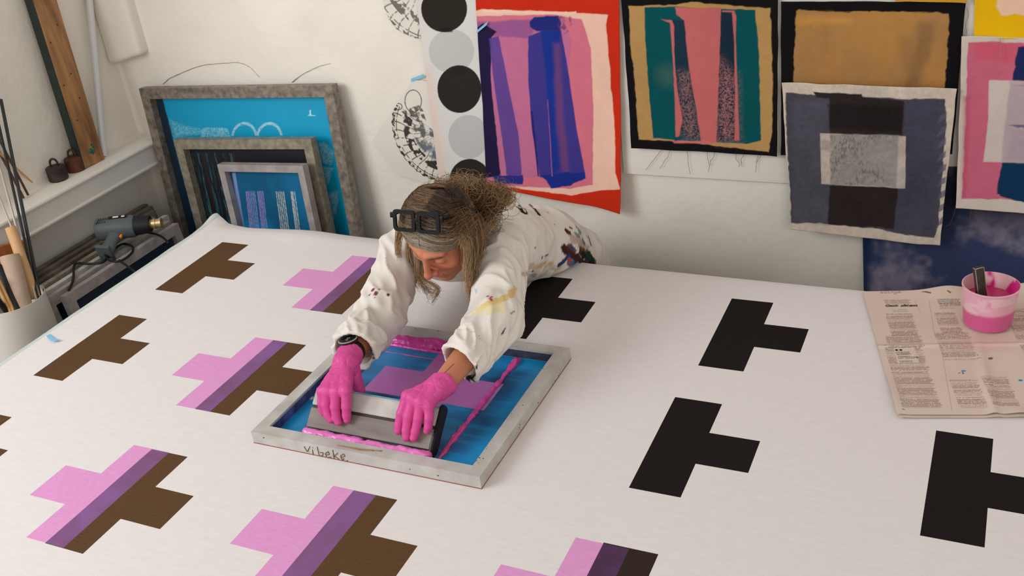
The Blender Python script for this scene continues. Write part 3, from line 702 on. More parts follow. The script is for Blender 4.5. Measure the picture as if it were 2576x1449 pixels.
m = len(V); F2 = F + [tuple(i + m for i in q[::-1]) for q in F] + [((4 * n) + k, (4 * n) + k + 1, m + 4 * n + k + 1, m + 4 * n + k) for k in range(n - 1)] + [(i * n + n - 1, m + i * n + n - 1, m + (i + 1) * n + n - 1, (i + 1) * n + n - 1) for i in range(4)]
obj('card_wall', np.concatenate([V, ins]), F2, M_card, bn, 'auto')
v, f = lathe([(0, .002), (br - .004, .002), (br - .004, .006), (0, .006)], 40, bc); obj('bottom', v, f, M_cardin, bn, 'auto')
v, f = bar(V[n - 1] + np.array([.0006, 0, .001]), V[5 * n - 1] + np.array([.0006, 0, 0]), .003, .002, (1, 0, 0), 0); obj('seam', v, f, mat('tan_card_seam', (168, 148, 112), .7), bn, False)
tiltv = np.array([0, 0, 0])
def in_bin(px0, py0, px1, py1, hgt0, hgt1):
    """axis from the top point (h above table) through the rim point and on to the bin floor"""
    a = at_h(px0, py0, hgt0); b = at_h(px1, py1, hgt1); d = (b - a) / np.linalg.norm(b - a)
    return a, b, d
def into(a, b, floor=.012):
    d = (b - a); t = (floor - a[2]) / d[2]; e = a + d * t; q = e[:2] - bc[:2]; r = np.linalg.norm(q)
    if r > br - .03: e[:2] = bc[:2] + q / r * (br - .03)
    return e
def tube_roll(a, b, r, name, m, label, cat, hollow=True, group=None, wall_=.003):
    s, u, d = frame_axes(b - a); Lh = np.linalg.norm(b - a)
    if hollow: prof = [(r - wall_, .05), (r - wall_, 0), (r - .0003, 0), (r, .0006), (r, Lh), (r - wall_, Lh), (r - wall_, .05)]
    else: prof = [(0, 0), (r * .8, 0), (r, r * .3), (r, Lh), (0, Lh)]
    v, f = lathe(prof, 32 if r > .01 else 10, a, d); return tag(obj(name, v, f, m, smooth='auto'), label, cat, group)
M_kraft = mat('kraft_paper', (176, 152, 132), .75, var=.06, vscale=30); M_tan = mat('tan_cardboard', (198, 158, 112), .7, var=.05, vscale=30)
M_rod = mat('dark_grey_metal_rod', (46, 48, 50), .45, .3); M_white = mat('pale_rod', (196, 184, 170), .5); M_stick = mat('light_wood_stick', (206, 156, 96), .6, var=.1, vscale=20, stretch=(4, 4, .4)); M_black2 = mat('black_tube', (22, 21, 22), .6); M_brst = mat('dark_brown_stick', (82, 52, 36), .6, var=.15, vscale=30)
def binrod(px0, py0, h0, px1, py1, r, name, m, label, cat, hollow=False, group=None, wall_=.003):
    """top seen at px0,py0 at height h0 over the table; crosses the rim level at px1,py1"""
    a = at_h(px0, py0, h0) if h0 < .2 else at_x(px0, py0, -3.0 + .2 * (.42 - h0)); b = at_h(px1, py1, -.046)
    q = b[:2] - bc[:2]; rr_ = np.linalg.norm(q); lim = br - .008 - r
    if rr_ > lim: b[:2] = bc[:2] + q / rr_ * lim
    d = b - a; e = b + d / abs(d[2]) * .30
    q = e[:2] - bc[:2]; rr_ = np.linalg.norm(q); lim = br - .012 - r
    if rr_ > lim: e[:2] = bc[:2] + q / rr_ * lim
    e[2] = b[2] - .30
    mb = MB(); P = [a, b, e]
    # straight rod from the top to just below the rim, resting inside the bin
    return tube_roll(a, b + (b - a) / np.linalg.norm(b - a) * .02, r, name, m, label, cat, hollow, group, wall_)
binrod(24, 643, .085, 66, 765, .0295, 'paper_roll', M_kraft, 'short fat roll of brown paper standing in the bin', 'paper roll', True, wall_=.002)
binrod(26, 572, .145, 84, 735, .0165, 'cardboard_tube', M_tan, 'slim tan cardboard tube standing in the bin behind the fat roll', 'tube', True)
binrod(2, 250, .42, 100, 728, .0055, 'metal_rod', M_rod, 'longest dark metal rod in the bin, crossing the ledge', 'rod', group='rods in the bin')
binrod(-4, 310, .36, 92, 738, .0045, 'metal_rod', M_rod, 'thin dark metal rod left of the longest one in the bin', 'rod', group='rods in the bin')
binrod(-6, 400, .28, 88, 742, .0035, 'pale_rod', M_white, 'pale thin rod in the bin in front of the tan tube', 'rod', group='rods in the bin')
binrod(-8, 480, .22, 94, 732, .003, 'pale_rod', M_white, 'second pale thin rod in the bin beside the dark ones', 'rod', group='rods in the bin')
binrod(-6, 668, .07, 44, 778, .014, 'black_tube', M_black2, 'black tube in the bin left of the fat brown roll', 'tube')
binrod(-6, 700, .05, 33, 782, .0055, 'wooden_stick', M_stick, 'light wooden stick in the bin, right of its twin', 'stick', group='light sticks in the bin')
binrod(-14, 706, .05, 24, 784, .005, 'wooden_stick', M_stick, 'light wooden stick in the bin, left of its twin', 'stick', group='light sticks in the bin')
binrod(-14, 745, .02, 12, 788, .009, 'black_tube', M_black2, 'black tube at the left rim of the bin', 'tube')
# orange-brown board behind the bin
v, f = rbox((.02, .26, .5), .003); c = at_x(-14, 548, -2.93); 
R_ = np.array(Euler((math.radians(-14), 0, 0)).to_matrix()); v = v @ R_.T
v = v + np.array([-2.905, c[1] - .135, T - .17]); tag(obj('plywood_board', v, f, mat('orange_plywood', (176, 104, 48), .55, var=.15, vscale=16, stretch=(1, 3, .5)), smooth='auto'), 'orange-brown board leaning against the ledge behind the bin', 'board')
# sticks standing on the ledge, leaning left
for (x0, y0, x1, y1, r, m, lab) in ((60, 499, 10, 405, .0042, M_brst, 'dark brown stick on the ledge, lowest of the three'), (71, 491, 16, 385, .0042, M_brst, 'dark brown stick on the ledge, middle of the three'), (88, 466, 18, 402, .0035, M_stick, 'light brown stick on the ledge, nearest the iron weights')):
    a = at_h(x0, y0, .125); b = at_x(x1, y1, XL + .02); v, f = tube([a, b, a + (b - a) * 1.7], r, 10); tag(obj('wooden_stick', v, f, m, smooth='auto'), lab, 'stick', 'sticks lying on the ledge')
# ================================================================== TEXTILES AND PRINTS ON THE BACK WALL
M_text = mat('painted_textile', None, .85, spec=.12, var=.05, vscale=420, bump=.12, bscale=500)
M_thread = mat('loose_thread', (96, 70, 60), .8); M_thread2 = mat('ochre_thread', (170, 130, 84), .8)
def xz(x, y, Y): q = at_y(x, y, Y); return np.array([q[0], q[2]])
def textile(name, px, Y, label, paintfn, base, cat='textile', res=.0022, wave=.006, curl=.012, group='textiles pinned to the back wall', edge=.002, mat_=None, seed=1, flare=0):
    """px = TL, TR, BR, BL measured corners on the plane Y"""
    tl, tr, brr, bl_ = [xz(x, y, Y) for x, y in px]
    nu = int(max(np.linalg.norm(tr - tl), np.linalg.norm(brr - bl_)) / res); nv = int(max(np.linalg.norm(tl - bl_), np.linalg.norm(tr - brr)) / res)
    u, v = np.meshgrid(np.linspace(0, 1, nu), np.linspace(0, 1, nv), indexing='ij'); u = u.ravel()[:, None]; v = v.ravel()[:, None]
    A = tl * (1 - u) * (1 - v) + tr * u * (1 - v) + brr * u * v + bl_ * (1 - u) * v
    P3 = np.c_[A, np.full(len(A), seed * 2.7)]
    A = A + edge * 2 * np.c_[fbm(P3, 14, 2, seed) - .5, fbm(P3, 14, 2, seed + 4) - .5]
    p = Paint(A, base, seed); paintfn(p, lambda pts: np.array([xz(x, y, Y) for x, y in pts]))
    off = wave * (fbm(P3 * np.array([1, .45, 1]), 9, 2, seed + 7)) + curl * (v[:, 0] ** 6) * (.5 + fbm(P3, 6, 2, seed + 2)) + flare * (u[:, 0] ** 5) * v[:, 0] ** 3 + .5 * curl * (np.abs(u[:, 0] - .5) * 2) ** 10 * fbm(P3, 8, 2, seed + 12)
    V = np.c_[A[:, 0], Y - off, A[:, 1]]
    o = obj(name, V, grid_faces(nu, nv)[:, ::-1], mat_ or M_text, col=p.c); sm = o.modifiers.new('thickness', 'SOLIDIFY'); sm.thickness = .0012; sm.offset = 0
    return tag(o, label, cat, group), p
def threads(parent, lines, m, r=.0006):
    for P in lines:
        v, f = tube(smooth_curve(P, 10), r, 5); obj('loose_thread', v, f, m, parent)

# ---- fan prints on clear film, tucked behind the white banner
def fan_paint(cx, cy, R, a0, a1, top):
    def fn(p, Q):
        c = Q([(cx, cy)])[0]; d = p.A - c; r = np.hypot(*d.T); th = np.arctan2(d[:, 1], d[:, 0])
        k = np.linalg.norm(Q([(cx + R, cy)])[0] - c); rn = r / k; n = fbm(p.P3, 140, 2, 3)
        thr = th * 17 + .8 * np.sin(rn * 9); rib = np.abs(((thr / math.pi) % 1) - .5) * 2
        ins = sstep(1.0, .985, rn + .03 * (np.sin(th * 40) * .5)) * ((th < a1) | (th > a0))
        p.mix((222, 217, 206), ins * (.9 if top else .35))
        dk = (56, 52, 46) if not top else (110, 104, 92)
        p.mix(dk, ins * sstep(.80, .95, rib) * sstep(.2, .5, n))
        p.mix(dk, ins * sstep(.93, .94, rn) * sstep(.42, .56, fbm(p.P3, 110, 2, 8)))
        p.mix(dk, ins * sstep(.012, .004, np.abs(rn - .985)) ); p.mix(dk, ins * sstep(.014, .004, np.abs(rn - .90)) * sstep(.3, .5, n))
        p.mix(dk, ins * (np.abs(rn - .66) < .09) * sstep(.44, .6, fbm(p.P3, 90, 2, 5)))
        if not top:
            p.mix((74, 74, 74), ins * sstep(.58, .5, rn) * sstep(.38, .6, fbm(p.P3, 60, 3, 6)) * .9)
            p.mix((104, 120, 140), ins * sstep(.6, .5, rn) * sstep(.55, .7, fbm(p.P3, 30, 2, 16)) * .6)
    return fn
M_film = mat('clear_film_print', None, .35, spec=.5)
def film_lower(p, Q):
    p.noise(4, .02)
    fan_paint(1104, 336, 120, 2.55, -1.30, False)(p, Q)
    for cx_, cy_, rx, ry in ((1040, 254, 21, 28), (1002, 268, 10, 8)):
        P = Q([(cx_ + rx * math.cos(t), cy_ + ry * math.sin(t)) for t in np.linspace(0, 6.283, 24)]); s = p.sd(P); p.mix((62, 56, 48), sstep(.0022, .0008, np.abs(s)))
    p.poly(Q([(1010, 280), (1060, 262), (1075, 310), (1030, 300)]), (70, 66, 60), .003, soft=.002, mask=p.speck(90, .36, .56, 5), alpha=.9)
V_film = [(1040, 200), (1110, 205), (1125, 475), (1000, 440), (985, 420), (935, 356)]
def poly_sheet(name, pts, Y, label, fn, base, res, mat_, seed):
    P = np.array([xz(x, y, Y) for x, y in pts]); lo, hi = P.min(0), P.max(0)
    nu = int((hi[0] - lo[0]) / res); nv = int((hi[1] - lo[1]) / res)
    X, Z = np.meshgrid(np.linspace(lo[0], hi[0], nu), np.linspace(lo[1], hi[1], nv), indexing='ij'); A = np.c_[X.ravel(), Z.ravel()]
    p = Paint(A, base, seed); sd = p.sd(P); fn(p, lambda q: np.array([xz(x, y, Y) for x, y in q]))
    F = grid_faces(nu, nv); F = F[(sd[F] < 0).all(1)]; use = np.unique(F); mp = np.full(len(A), -1); mp[use] = np.arange(len(use))
    V = np.c_[A[:, 0], Y - .003 * fbm(p.P3, 7, 2, seed), A[:, 1]][use]
    return tag(obj(name, V, mp[F][:, ::-1], mat_, col=p.c[use]), label, 'print', 'fan prints on the back wall')
poly_sheet('fan_print', V_film, YW - .008, 'film print of a dark folding fan, left of the white banner', film_lower, (224, 219, 208), .0018, M_film, 3)
fan_u = [(962, -4), (968, 24), (980, 50), (998, 74), (1020, 86), (1046, 97), (1060, 97), (1056, -40), (965, -40)]
def film_upper(p, Q): fan_paint(1072, -60, 158, -9, 9, True)(p, Q)
poly_sheet('fan_print', fan_u, YW - .008, 'pale folding fan print at the top, above the blue tape', film_upper, (228, 223, 212), .0018, M_film, 5)
P = [at_y(1034, 202, YW - .0125), at_y(1048, 197, YW - .012), at_y(1066, 190, YW - .0125)]
ribbon(P, .011, (.25, 0, 1), 'masking_tape', M_tape, 'blue masking tape on the wall left of the dotted banner', 'tape')

# ---- dotted banner
def circ(cx, cy, rx, ry, n=40): return [(cx + rx * math.cos(t), cy + ry * math.sin(t)) for t in np.linspace(0, 2 * math.pi, n, endpoint=False)]
def p_dots(p, Q):
    p.mix((226, 214, 206), sstep(.55, .0, (p.A[:, 0] - Q([(1060, 200)])[0][0]) / .12) * .6)
    p.poly(Q([(1062, 170), (1088, 170), (1130, 470), (1108, 470)]), (226, 196, 184), .006, 30, .02, .55)
    p.poly(Q(circ(1137, 128, 57, 55)), (190, 190, 187), .0005, soft=.001); p.poly(Q(circ(1180, 343, 51, 55)), (186, 187, 184), .0005, soft=.001)
    p.poly(Q(circ(1137, -88, 57, 57)), (190, 190, 187), .0005, soft=.001)
    dk = (44, 39, 34)
    for c in ((1118.5, 22, 57.5, 58), (1157, 223, 55.5, 60), (1184, 452, 52, 54)): p.poly(Q(circ(*c)), dk, .0006, soft=.001)
    p.poly(Q([(1105, 75), (1118, 68), (1140, 72), (1140, 80), (1118, 80)]), (34, 31, 28), .001, soft=.002, alpha=.8); p.poly(Q([(1125, 180), (1155, 165), (1180, 175), (1160, 190)]), (34, 31, 28), .002, soft=.003, alpha=.6)
    p.noise(9, .04)
o, _ = textile('hanging_banner', [(1042, -60), (1204, -60), (1246, 494), (1112, 494)], YW - .020, 'white cloth banner printed with black and grey dots', p_dots, (213, 212, 208), res=.002, wave=.005, curl=.006, edge=.001, seed=2)

# ---- red textile with blue and pink strokes
def p_red(p, Q):
    q = lambda pts, c, wob=.004, soft=.0016, al=1., wsc=50., m=None, ws=0: p.poly(Q(pts), c, wob * .6, wsc, soft, al, ws, m)
    q([(1212, 22), (1330, 26), (1440, 30), (1532, 36), (1527, 60), (1538, 200), (1550, 330), (1552, 430), (1566, 468), (1440, 486), (1390, 480), (1250, 464), (1190, 460), (1190, 30)], (232, 190, 170), .004)
    q([(1390, 35), (1466, 48), (1488, 120), (1494, 260), (1494, 460), (1440, 470), (1200, 462), (1200, 40)], (208, 112, 132), .003)
    q([(1200, 60), (1320, 50), (1420, 48), (1440, 100), (1400, 440), (1200, 450)], (190, 108, 146), .003)
    q([(1190, 55), (1245, 52), (1340, 48), (1345, 75), (1330, 95), (1255, 90), (1190, 95)], (136, 80, 138), .005, .004, .75)
    q([(1190, 75), (1218, 58), (1252, 80), (1238, 92), (1236, 200), (1250, 330), (1262, 440), (1190, 450)], (34, 26, 62), .003)
    q([(1232, 95), (1256, 90), (1284, 230), (1305, 330), (1316, 440), (1278, 446), (1262, 330), (1242, 190)], (84, 64, 142), .002, .002, .92)
    q([(1330, 90), (1362, 78), (1412, 75), (1432, 190), (1452, 320), (1476, 436), (1390, 446), (1362, 442), (1340, 330), (1330, 200)], (62, 54, 134), .002)
    q([(1360, 75), (1412, 75), (1396, 190), (1400, 330), (1412, 420), (1390, 440), (1384, 330), (1374, 190)], (24, 50, 140), .004, .006)
    q([(1392, 110), (1408, 110), (1420, 300), (1436, 430), (1418, 430), (1402, 300)], (112, 66, 112), .004, .010, .75)
    q([(1334, 55), (1345, 42), (1404, 38), (1412, 58), (1410, 76), (1350, 78), (1334, 68)], (34, 42, 118), .005, .002)
    q([(1402, 42), (1438, 42), (1438, 78), (1418, 84), (1406, 70)], (92, 56, 108), .006, .003, .75, 120, p.speck(90, .35, .6, 8))
    q([(1244, 440), (1320, 438), (1318, 460), (1250, 460)], (44, 46, 130), .006, .002); q([(1362, 438), (1420, 430), (1474, 430), (1476, 444), (1440, 462), (1390, 470), (1380, 452)], (26, 46, 134), .006, .002)
    q([(1336, 280), (1341, 280), (1360, 440), (1356, 440)], (30, 34, 104), .001, .002); q([(1378, 250), (1380, 250), (1394, 440), (1391, 440)], (150, 84, 140), .001, .001)
    q([(1216, 22), (1300, 26), (1390, 30), (1450, 28), (1450, 33), (1380, 36), (1216, 30)], (236, 200, 182), .004, .0015, 1, 120)
    p.noise(6, .10); p.noise(40, .05)
o, _ = textile('hanging_textile', [(1196, -50), (1558, -50), (1568, 527), (1228, 466)], YW - .022, 'red textile with blue, purple and pink painted strokes', p_red, (196, 44, 20), wave=.008, curl=.010, seed=3, flare=.02)
P = [at_y(1200, 80, YW - .034), at_y(1214, 68, YW - .034), at_y(1226, 58, YW - .033)]
ribbon(P, .014, (.5, 0, 1), 'masking_tape', M_tape, 'blue tape scrap on the left side of the red textile', 'tape')

# ---- black textile with teal, gold and pink strokes
def p_teal(p, Q):
    q = lambda pts, c, wob=.004, soft=.0014, al=1., wsc=60., m=None, ws=0: p.poly(Q(pts), c, wob * .6, wsc, soft, al, ws, m)
    gold = (178, 140, 86)
    q([(1583, 14), (1700, 12), (1740, 4), (1850, 14), (1938, 20), (1942, 100), (1944, 200), (1944, 330), (1936, 378), (1850, 368), (1700, 352), (1610, 348), (1606, 310), (1598, 200), (1586, 100)], gold, .004)
    q([(1622, 18), (1690, 16), (1900, 24), (1908, 100), (1912, 200), (1916, 350), (1880, 358), (1700, 350), (1646, 344), (1636, 260), (1628, 160), (1624, 90)], (0, 78, 82), .003)
    q([(1690, 50), (1722, 50), (1735, 150), (1750, 250), (1762, 345), (1716, 345), (1704, 220), (1696, 130)], (26, 50, 66), .003)
    q([(1810, 28), (1850, 30), (1852, 200), (1858, 350), (1806, 350), (1808, 200)], (22, 42, 58), .003)
    q([(1704, 180), (1735, 180), (1762, 345), (1720, 345)], (160, 112, 108), .004, .02, .75, 60, p.speck(420, .36, .64, 6)); q([(1808, 150), (1850, 190), (1856, 350), (1806, 350)], (170, 112, 112), .004, .03, .9, 60, p.speck(420, .34, .62, 9))
    pk = (192, 102, 102)
    q([(1698, 18), (1815, 18), (1812, 100), (1808, 220), (1804, 356), (1766, 356), (1750, 260), (1732, 160), (1722, 50), (1702, 36)], pk, .003)
    q([(1664, 48), (1690, 51), (1696, 65), (1698, 160), (1704, 220), (1718, 300), (1708, 352), (1702, 345), (1698, 250), (1692, 130), (1686, 58)], pk, .002)
    q([(1818, 25), (1848, 26), (1853, 40), (1852, 100), (1856, 220), (1862, 350), (1850, 350), (1850, 220), (1848, 100), (1842, 30), (1818, 29)], pk, .0015)
    q([(1690, 348), (1740, 352), (1780, 350), (1800, 360), (1700, 356)], (206, 104, 110), .004, .002, .9); q([(1700, 340), (1730, 342), (1700, 352)], (10, 70, 82), .004, .002)
    p.mix((90, 110, 92), sstep(.06, .0, np.hypot(*(p.A - Q([(1680, 190)])[0]).T)) * .35 * (p.sd(Q([(1640, 150), (1694, 150), (1694, 230), (1645, 230)])) < 0))
    p.noise(7, .10); p.noise(60, .06)
t2, _ = textile('hanging_textile', [(1562, -40), (1958, -40), (1957, 388), (1592, 368)], YW - .024, 'black textile with teal, gold and pink painted stripes', p_teal, (16, 13, 15), wave=.006, curl=.010, seed=4)
def dangle(x, y, dx, dy, k, Y, jit=5):
    P = [at_y(x, y, Y)]
    for i in range(1, k + 1): P.append(at_y(x + dx * i / k + rng.normal(0, jit * .45), y + dy * i / k + rng.normal(0, 1.5), Y - .002 * rng.random()))
    return P
threads(t2, [dangle(1668, 372, -40, 56, 5, YW - .021), dangle(1690, 374, -28, 50, 5, YW - .021), dangle(1727, 378, 12, 62, 4, YW - .021, 3), dangle(1780, 378, 6, 52, 4, YW - .021), dangle(1800, 380, -14, 36, 4, YW - .021),
             dangle(1852, 380, 10, 42, 4, YW - .021), dangle(1872, 382, -8, 36, 4, YW - .021), dangle(1904, 384, -2, 52, 5, YW - .021), dangle(1918, 386, -12, 24, 3, YW - .021)], M_thread, .0005)

# ---- black textile with tan field
def p_tan(p, Q):
    p.poly(Q([(2004, 28), (2012, 24), (2100, 30), (2200, 28), (2388, 32), (2384, 120), (2376, 225), (1996, 215), (2000, 90)]), (164, 122, 74), .004, 60, .0016)
    p.mix((180, 128, 62), (p.sd(Q([(2004, 26), (2384, 30), (2376, 225), (1996, 215)])) < 0) * sstep(.5, .7, fbm(p.P3, 7, 2, 3)) * .5)
    p.poly(Q([(2310, 55), (2352, 58), (2345, 120), (2312, 215), (2280, 215), (2300, 130)]), (118, 90, 60), .006, 40, .012, .6); p.poly(Q([(2262, 90), (2300, 90), (2300, 160), (2285, 215), (2270, 160)]), (136, 102, 66), .006, 40, .02, .5)
    p.poly(Q([(2070, 40), (2086, 40), (2084, 130), (2068, 150)]), (142, 104, 62), .006, 40, .02, .4); p.poly(Q([(2010, 40), (2140, 44), (2140, 62), (2010, 60)]), (202, 146, 70), .006, 60, .012, .6)
    p.noise(8, .10); p.noise(60, .06)
t3, _ = textile('hanging_textile', [(1965, 4), (2431, 4), (2396, 385), (1966, 388)], YW - .024, 'black textile with a tan painted field, above the grey square', p_tan, (15, 12, 14), wave=.004, curl=.006, seed=5)
textile('hanging_textile', [(2250, -70), (2432, -70), (2432, 4), (2255, 1)], YW - .027, 'strip of ochre textile at the top, above the tan field', lambda p, Q: p.noise(8, .1), (190, 142, 40), wave=.003, seed=6)

# ---- indigo cloth hanging low by the newspaper
def p_ind(p, Q):
    n = fbm(p.P3, 4.5, 4, 3); n2 = fbm(p.P3, 60, 2, 5)
    p.mix((160, 148, 164), sstep(.38, .60, n + .14 * (n2 - .5)) * .9); p.mix((92, 96, 124), sstep(.40, .55, n) * .3)
    p.mix((26, 30, 42), sstep(.18, .02, np.abs(p.A[:, 1] - Q([(2400, 480)])[0][1]) ) * .9)  # shadow over the upper part of the cloth, painted as a near-black band
    p.mix((24, 44, 80), sstep(.03, .0, p.A[:, 0] - Q([(2178, 660)])[0][0]) * .9)
    p.noise(70, .10)
textile('hanging_cloth', [(2168, 416), (2780, 424), (2800, 860), (2174, 860)], YW - .018, 'mottled indigo dyed cloth hanging behind the newspaper', p_ind, (56, 66, 102), wave=.004, curl=.0, res=.0035, seed=7, edge=.003)
# ---- grey painting on pale cloth
def p_grey(p, Q):
    q = lambda pts, c, wob=.003, soft=.0014, al=1., wsc=60., m=None, ws=0: p.poly(Q(pts), c, wob * .6, wsc, soft, al, ws, m)
    q([(1978, 230), (2050, 236), (2170, 240), (2290, 244), (2378, 243), (2383, 290), (2378, 360), (2372, 440), (2362, 560), (2352, 588), (2200, 566), (2060, 552), (1994, 552), (1990, 470), (1984, 380), (1980, 290)], (70, 68, 78), .004)
    q([(2000, 250), (2085, 250), (2086, 555), (1996, 548)], (78, 76, 88), .004, .01, .8); q([(2260, 250), (2364, 250), (2350, 570), (2250, 570)], (66, 66, 82), .003, .006, .9)
    q([(2088, 238), (2276, 248), (2266, 400), (2252, 566), (2086, 556), (2090, 400)], (44, 35, 34), .004, .002)
    q([(2046, 228), (2170, 234), (2172, 246), (2060, 242)], (40, 36, 38), .003); q([(2084, 258), (2276, 264), (2270, 330), (2090, 320)], (30, 25, 26), .006, .006, .8, 40)
    for k in range(9): q([(2368, 285 + k * 32), (2382, 278 + k * 32), (2380, 294 + k * 32), (2358, 306 + k * 32)], (92, 86, 108), .002, .0015, .8)
    q([(2065, 331), (2140, 335), (2280, 338), (2279, 468), (2170, 466), (2067, 460)], (186, 172, 164), .0006, .001)
    q([(2090, 333), (2262, 337), (2256, 467), (2090, 462)], (142, 138, 132), .003, .003, .85, 60); q([(2090, 333), (2262, 337), (2256, 467), (2090, 462)], (86, 90, 86), .003, .003, .7, 60, p.speck(260, .42, .75, 6, 3, (1, .5)) * p.speck(16, .35, .65, 7))
    q([(2066, 350), (2090, 350), (2090, 380), (2066, 372)], (150, 138, 136), .004, .006, .7)
    p.noise(6, .16); p.noise(26, .14); p.noise(110, .16)
o, _ = textile('hanging_textile', [(1968, 206), (2408, 218), (2366, 606), (1994, 566)], YW - .040, 'pale cloth painted with a grey square and light rectangle', p_grey, (198, 184, 170), wave=.020, curl=.016, edge=.003, seed=8)
# ---- yellow and pink textiles at the right
def p_yel(p, Q):
    p.poly(Q([(2510, -40), (2700, -40), (2700, 32), (2560, 36), (2520, 38), (2506, 20)]), (230, 192, 164), .005, 60, .002)
    p.noise(7, .05)
textile('hanging_textile', [(2456, -60), (2700, -60), (2700, 96), (2450, 92)], YW - .024, 'bright yellow textile at the top right, above the pink one', p_yel, (226, 176, 10), wave=.004, seed=9)
def p_pink(p, Q):
    q = lambda pts, c, wob=.003, soft=.0014, al=1., wsc=60., m=None, ws=0: p.poly(Q(pts), c, wob * .6, wsc, soft, al, ws, m)
    q([(2436, 104), (2460, 103), (2720, 112), (2720, 505), (2500, 496), (2420, 494), (2430, 300)], (196, 100, 124), .004)
    q([(2448, 104), (2500, 106), (2580, 110), (2720, 116), (2720, 160), (2560, 155), (2456, 150)], (202, 88, 110), .005, .006, .8); q([(2426, 240), (2440, 240), (2430, 490), (2420, 490)], (180, 76, 104), .003, .008, .7)
    q([(2560, 116), (2640, 112), (2640, 520), (2516, 490), (2528, 410), (2548, 200)], (30, 40, 86), .004); q([(2520, 406), (2640, 410), (2640, 510), (2560, 500), (2508, 484)], (10, 52, 84), .004)
    q([(2488, 200), (2720, 206), (2720, 410), (2474, 405), (2486, 300)], (202, 188, 182), .001); q([(2540, 202), (2720, 206), (2720, 410), (2518, 406)], (178, 158, 164), .004, .004, .9)
    q([(2548, 214), (2640, 210), (2640, 218)], (130, 116, 140), .003, .002, .8); q([(2534, 314), (2640, 312), (2640, 322), (2560, 320)], (70, 76, 110), .004, .002, .8, 90); q([(2550, 324), (2640, 322), (2640, 400), (2530, 400)], (166, 148, 160), .006, .01, .7)
    p.noise(7, .06); p.noise(70, .05)
o, _ = textile('hanging_textile', [(2421, 88), (2720, 98), (2720, 540), (2406, 516)], YW - .034, 'pink painted textile with a pale rectangle and dark blue shapes', p_pink, (204, 192, 182), wave=.010, curl=.012, edge=.003, seed=10)
threads(o, [[at_y(2516, 96, YW - .046), at_y(2517, 130, YW - .052), at_y(2512, 160, YW - .054), at_y(2496, 188, YW - .05)]], M_thread2, .0007)
threads(o, [[at_y(2445, 512, YW - .05), at_y(2442, 530, YW - .05), at_y(2440, 552, YW - .05), at_y(2448, 556, YW - .05)], [at_y(2404, 515, YW - .05), at_y(2400, 540, YW - .05), at_y(2390, 566, YW - .05), at_y(2376, 570, YW - .05)]], M_thread, .0006)
threads(t3, [[at_y(2432, 20, YW - .03), at_y(2438, 40, YW - .03), at_y(2428, 60, YW - .03), at_y(2432, 84, YW - .03)], [at_y(2422, 120, YW - .03), at_y(2414, 150, YW - .03), at_y(2424, 175, YW - .03), at_y(2416, 200, YW - .03)]], M_thread, .0005)
# ================================================================== NEWSPAPER
M_news = mat('newsprint', None, .8, spec=.15)
n0 = at_h(2170, 739, .002)[:2]; n1 = at_h(2256, 1050, .002)[:2]
nd = (n1 - n0); NH = np.linalg.norm(nd); nd /= NH; ne = np.array([-nd[1], nd[0]]); NW = .47      # s to the right, t down the page
if ne[0] < 0: ne = -ne
def page(x, y): q = at_h(x, y, .004)[:2] - n0; return np.array([q @ ne, q @ nd])
z7 = lambda x, y: page(2100 + x / 2.786, 560 + y / 2.786)
rs = .0011; nu, nv = int(NW / rs), int(NH / rs)
Sg, Tg = np.meshgrid(np.linspace(0, NW, nu), np.linspace(0, NH, nv), indexing='ij'); A = np.c_[Sg.ravel(), Tg.ravel()]
p = Paint(A, (214, 194, 180), 4); P3 = p.P3; p.noise(5, .05); p.noise(30, .03)
def block(tl, br, lh=.0034, gap=.55, den=1., rag=.12, seed=0, col=(126, 100, 90)):
    (s0_, t0_), (s1_, t1_) = tl, br
    m = (A[:, 0] > s0_) & (A[:, 0] < s1_) & (A[:, 1] > t0_) & (A[:, 1] < t1_)
    k = np.floor((A[:, 1] - t0_) / lh); ph = (A[:, 1] - t0_) / lh - k
    end = s1_ - (s1_ - s0_) * rag * vnoise(np.c_[k * 1.7, k * 0, k * 0 + seed], 3)
    letters = vnoise(np.c_[A[:, 0] * 900, k * 13.7, k * 0 + seed], 5) > .26
    par = vnoise(np.c_[k * .9, k * 0 + seed, k * 0], 9) > .12
    p.mix(col, den * .74 * (m & (ph < gap) & (A[:, 0] < end) & letters & par))
def zb(x0, y0, x1, y1, **k):
    a = z7(x0, y0); b = z7(x1, y1); block((a[0], a[1]), (b[0], b[1]), **k)
zb(352, 650, 600, 800, seed=1); zb(352, 800, 640, 880, seed=8); zb(350, 885, 765, 1312, seed=2); zb(692, 640, 905, 780, seed=3); zb(692, 780, 1030, 972, seed=4); zb(800, 1112, 1085, 1312, seed=5); zb(1022, 1092, 1308, 1300, seed=6)
for c in ((0.30, .37), (.385, .455)): block((c[0], .10), (c[1], .24), seed=11 + int(c[0] * 100)); block((c[0], .26), (c[1], .34), seed=31 + int(c[0] * 100)); block((c[0], .37), (c[1], .49), seed=21 + int(c[0] * 100))
zb(345, 550, 540, 580, lh=.004, seed=12, den=.9); zb(400, 618, 520, 636, lh=.005, seed=14, den=.6); zb(715, 548, 900, 590, lh=.0042, seed=15, col=(70, 56, 50)); zb(715, 546, 800, 556, lh=.005, seed=17, col=(110, 160, 190)); zb(728, 600, 845, 612, lh=.005, seed=16, den=.6)
a = z7(410, 888); b = z7(545, 990); box = [(a[0], a[1]), (a[0] + .045, a[1]), (a[0] + .045, b[1]), (a[0], b[1])]; p.poly(box, (212, 194, 178), 0, soft=.0006)
block((a[0] + .003, a[1] + .014), (a[0] + .040, b[1] - .003), lh=.0038, seed=18, col=(60, 46, 40), rag=.3)
